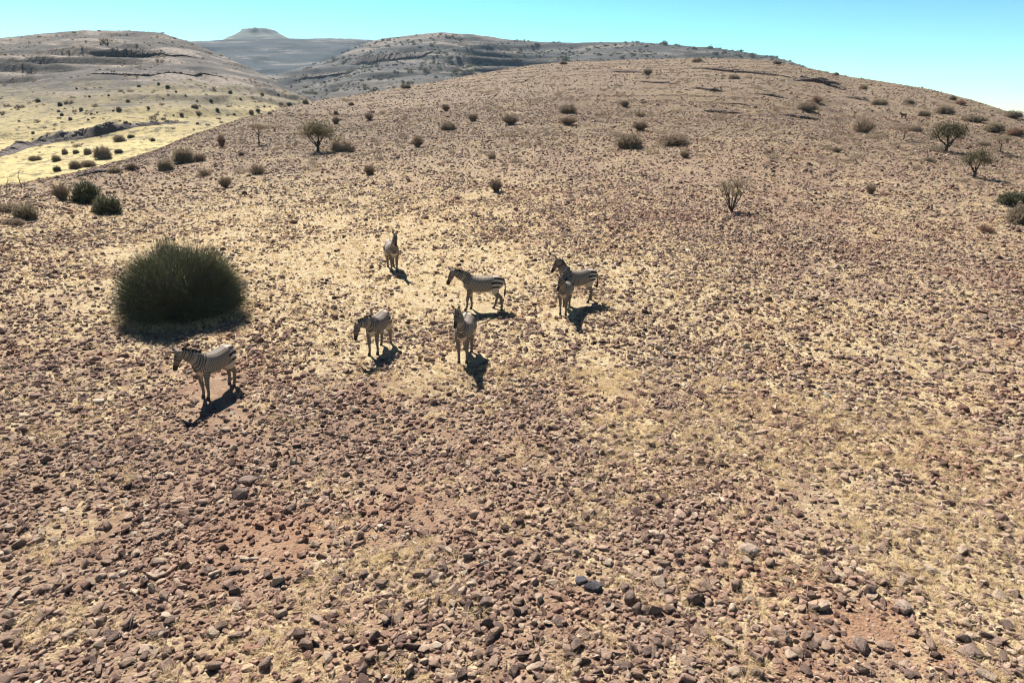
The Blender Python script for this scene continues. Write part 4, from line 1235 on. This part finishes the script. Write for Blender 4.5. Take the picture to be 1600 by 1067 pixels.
def scatter(name, pos, rot, scl, idx, coll):
    me = bpy.data.meshes.new(name)
    n = len(pos)
    me.vertices.add(n); me.vertices.foreach_set('co', pos.astype(np.float32).ravel())
    a = me.attributes.new('rot', 'FLOAT_VECTOR', 'POINT'); a.data.foreach_set('vector', rot.astype(np.float32).ravel())
    a = me.attributes.new('scl', 'FLOAT_VECTOR', 'POINT'); a.data.foreach_set('vector', scl.astype(np.float32).ravel())
    a = me.attributes.new('pick', 'INT', 'POINT'); a.data.foreach_set('value', idx.astype(np.int32))
    me.update()
    o = link(name, me)
    ng = bpy.data.node_groups.new(name + '_scatter', 'GeometryNodeTree')
    ng.interface.new_socket('Geometry', in_out='INPUT', socket_type='NodeSocketGeometry')
    ng.interface.new_socket('Geometry', in_out='OUTPUT', socket_type='NodeSocketGeometry')
    N = ng.nodes; Lk = ng.links
    gi = N.new('NodeGroupInput'); go = N.new('NodeGroupOutput')
    iop = N.new('GeometryNodeInstanceOnPoints')
    ci = N.new('GeometryNodeCollectionInfo')
    ci.inputs['Collection'].default_value = coll
    ci.inputs['Separate Children'].default_value = True
    ci.inputs['Reset Children'].default_value = True
    def na(nm, typ):
        q = N.new('GeometryNodeInputNamedAttribute'); q.data_type = typ; q.inputs['Name'].default_value = nm
        return q.outputs['Attribute']
    e2r = N.new('FunctionNodeEulerToRotation')
    Lk.new(na('rot', 'FLOAT_VECTOR'), e2r.inputs[0])
    Lk.new(gi.outputs[0], iop.inputs['Points'])
    Lk.new(ci.outputs[0], iop.inputs['Instance'])
    iop.inputs['Pick Instance'].default_value = True
    Lk.new(na('pick', 'INT'), iop.inputs['Instance Index'])
    Lk.new(e2r.outputs[0], iop.inputs['Rotation'])
    Lk.new(na('scl', 'FLOAT_VECTOR'), iop.inputs['Scale'])
    Lk.new(iop.outputs[0], go.inputs[0])
    md = o.modifiers.new('scatter', 'NODES'); md.node_group = ng
    return o

n = int(rest.sum())
x, y, z, s = SX[rest], SY[rest], SZ[rest], SS[rest]
rot = np.stack([rng.normal(0, .28, n), rng.normal(0, .28, n), rng.uniform(0, 6.283, n)], 1)
scl = np.stack([s * rng.uniform(.85, 1.2, n), s * rng.uniform(.8, 1.1, n), s * rng.uniform(.7, 1.1, n)], 1)
st = scatter('loose_stones', np.stack([x, y, z + s * rng.uniform(-.06, .15, n)], 1), rot, scl, rng.integers(0, len(STONE_SRC), n), src_collection('stone_source', STONE_SRC))
tag(st, 'countless small brown stones strewn over the whole slope', 'stones', None, 'stuff')

def tuft_mesh(seed, n, spread, h, w):
    rd = random.Random(seed); V = []; F = []
    for i in range(n):
        th = rd.uniform(0, 6.283); q = spread * rd.random() ** .6
        b = Vector((math.cos(th) * q * .55, math.sin(th) * q * .55, -.01))
        out = Vector((math.cos(th + rd.gauss(0, .5)), math.sin(th + rd.gauss(0, .5)), 0))
        hh = h * rd.uniform(.45, 1.15); ln = rd.uniform(.3, 1.25) * h
        side = Vector((-out.y, out.x, 0)) * w * rd.uniform(.6, 1.3)
        m1 = b + out * ln * .35 + Vector((0, 0, hh * .65)); m2 = b + out * ln + Vector((0, 0, hh * rd.uniform(.55, 1.05)))
        k = len(V)
        V += [b - side, b + side, m1 - side * .8, m1 + side * .8, m2]
        F += [(k, k + 1, k + 3, k + 2), (k + 2, k + 3, k + 4)]
    return mesh_np('tuft', V, F, M_STRAW)
TUFTS = [tuft_mesh(400 + k, 46 + 6 * (k % 4), .16 + .03 * (k % 3), .12 + .02 * (k % 4), .0028) for k in range(8)]
TUFTS_FAR = [tuft_mesh(440 + k, 40, .24, .13, .0070) for k in range(6)]
GX = []; GY = []; GS = []; GF = []
for r0, r1, dens, sc, far in [(5.5, 18, 48, .68, 0), (18, 48, 8.0, .72, 1), (48, 130, 1.6, 1.1, 1)]:
    n = int(HALF * (r1 * r1 - r0 * r0) * dens)
    x, y, r = in_wedge(n, r0, r1, HALF)
    g = grass_d(x, y) + .25 * fbm(x, y, .8, 2, 131)
    k = (rng.random(n) < np.clip((g - .30) * 1.9, .0, 1)) & clear(x, y)
    GX.append(x[k]); GY.append(y[k]); GS.append(sc * rng.uniform(.45, 1.35, k.sum())); GF.append(np.full(k.sum(), far))
GX = np.concatenate(GX); GY = np.concatenate(GY); GS = np.concatenate(GS); GF = np.concatenate(GF)
n = len(GX)
pick = np.where(GF == 0, rng.integers(0, 8, n), 8 + rng.integers(0, 6, n))
rot = np.stack([rng.normal(0, .08, n), rng.normal(0, .08, n), rng.uniform(0, 6.283, n)], 1)
scl = np.stack([GS, GS, GS * rng.uniform(.6, 1.1, n)], 1)
gr = scatter('dry_grass', np.stack([GX, GY, ground_z(GX, GY)], 1), rot, scl, pick, src_collection('tuft_source', TUFTS + TUFTS_FAR))
tag(gr, 'sparse straw coloured dry grass growing between the stones', 'grass', None, 'stuff')

# far scrub: too many and too small to count
def far_scrub(name, zf, n, r0, r1, az0, az1, size, mat, label, seed, expo=1.0, lf=.42, per=5):
    rd = random.Random(seed)
    srcs = []
    for k in range(4):
        V, F, tips = stems_dome(26, 1, .8, .05, .03, seed + k, .5, .1)
        V2, F2 = leaves_on(tips, per, lf, seed + k + 9, .18)
        srcs.append(mesh_np('scrub', V2, F2, mat))
    a = rng.uniform(az0, az1, n); r = r0 + (r1 - r0) * rng.random(n) ** expo
    x = np.sin(a) * r; y = np.cos(a) * r
    k = rng.random(n) < np.clip(.35 + 1.2 * fbm(x, y, size * 22, 3, seed), .05, 1)
    if zf is ground_z: k &= r < np.interp(a, C_AZ, C_R)
    x, y = x[k], y[k]; m = len(x)
    s_ = size * np.exp(rng.normal(0, .45, m))
    o = scatter(name, np.stack([x, y, zf(x, y)], 1), np.stack([np.zeros(m), np.zeros(m), rng.uniform(0, 6.28, m)], 1), np.stack([s_, s_, s_ * .8], 1), rng.integers(0, 4, m), src_collection(name + '_source', srcs))
    tag(o, label, 'scrub', None, 'stuff')
far_scrub('hillside_scrub', hill_z, 3800, 190, 545, hill_z.az[0] + .1, hill_z.az[1], .5, M_DUSTY, 'dark scrub speckling the upper part of the facing left hill', 700, .6)
far_scrub('slope_scrub', ground_z, 9500, 60, 262, R(-26), R(44), .27, M_DUSTY, 'low dry scrub speckling the upper part of the stony slope', 740, .75, .17, 14)
far_scrub('ridge_scrub', ridge_z, 9000, 560, 990, ridge_z.az[0], ridge_z.az[1], 1.2, M_DKGREEN, 'dark scrub speckling the middle distance ridge', 720, .8)

HAZE = True
if HAZE:
    hz_m = bpy.data.materials.new('thin_haze'); hz_m.use_nodes = True
    t = hz_m.node_tree; t.nodes.clear()
    ho = t.nodes.new('ShaderNodeOutputMaterial'); pv = t.nodes.new('ShaderNodeVolumePrincipled')
    pv.inputs['Color'].default_value = (0.50, 0.74, 1.0, 1)
    pv.inputs['Density'].default_value = 0.00008
    t.links.new(pv.outputs[0], ho.inputs['Volume'])
    bm = bmesh.new(); bmesh.ops.create_cube(bm, size=1.0)
    me = bpy.data.meshes.new('haze'); bm.to_mesh(me); bm.free(); me.materials.append(hz_m)
    hb = link('haze', me, loc=(0, 0, 185), scale=(18400, 18400, 560))
    tag(hb, kind='stuff')
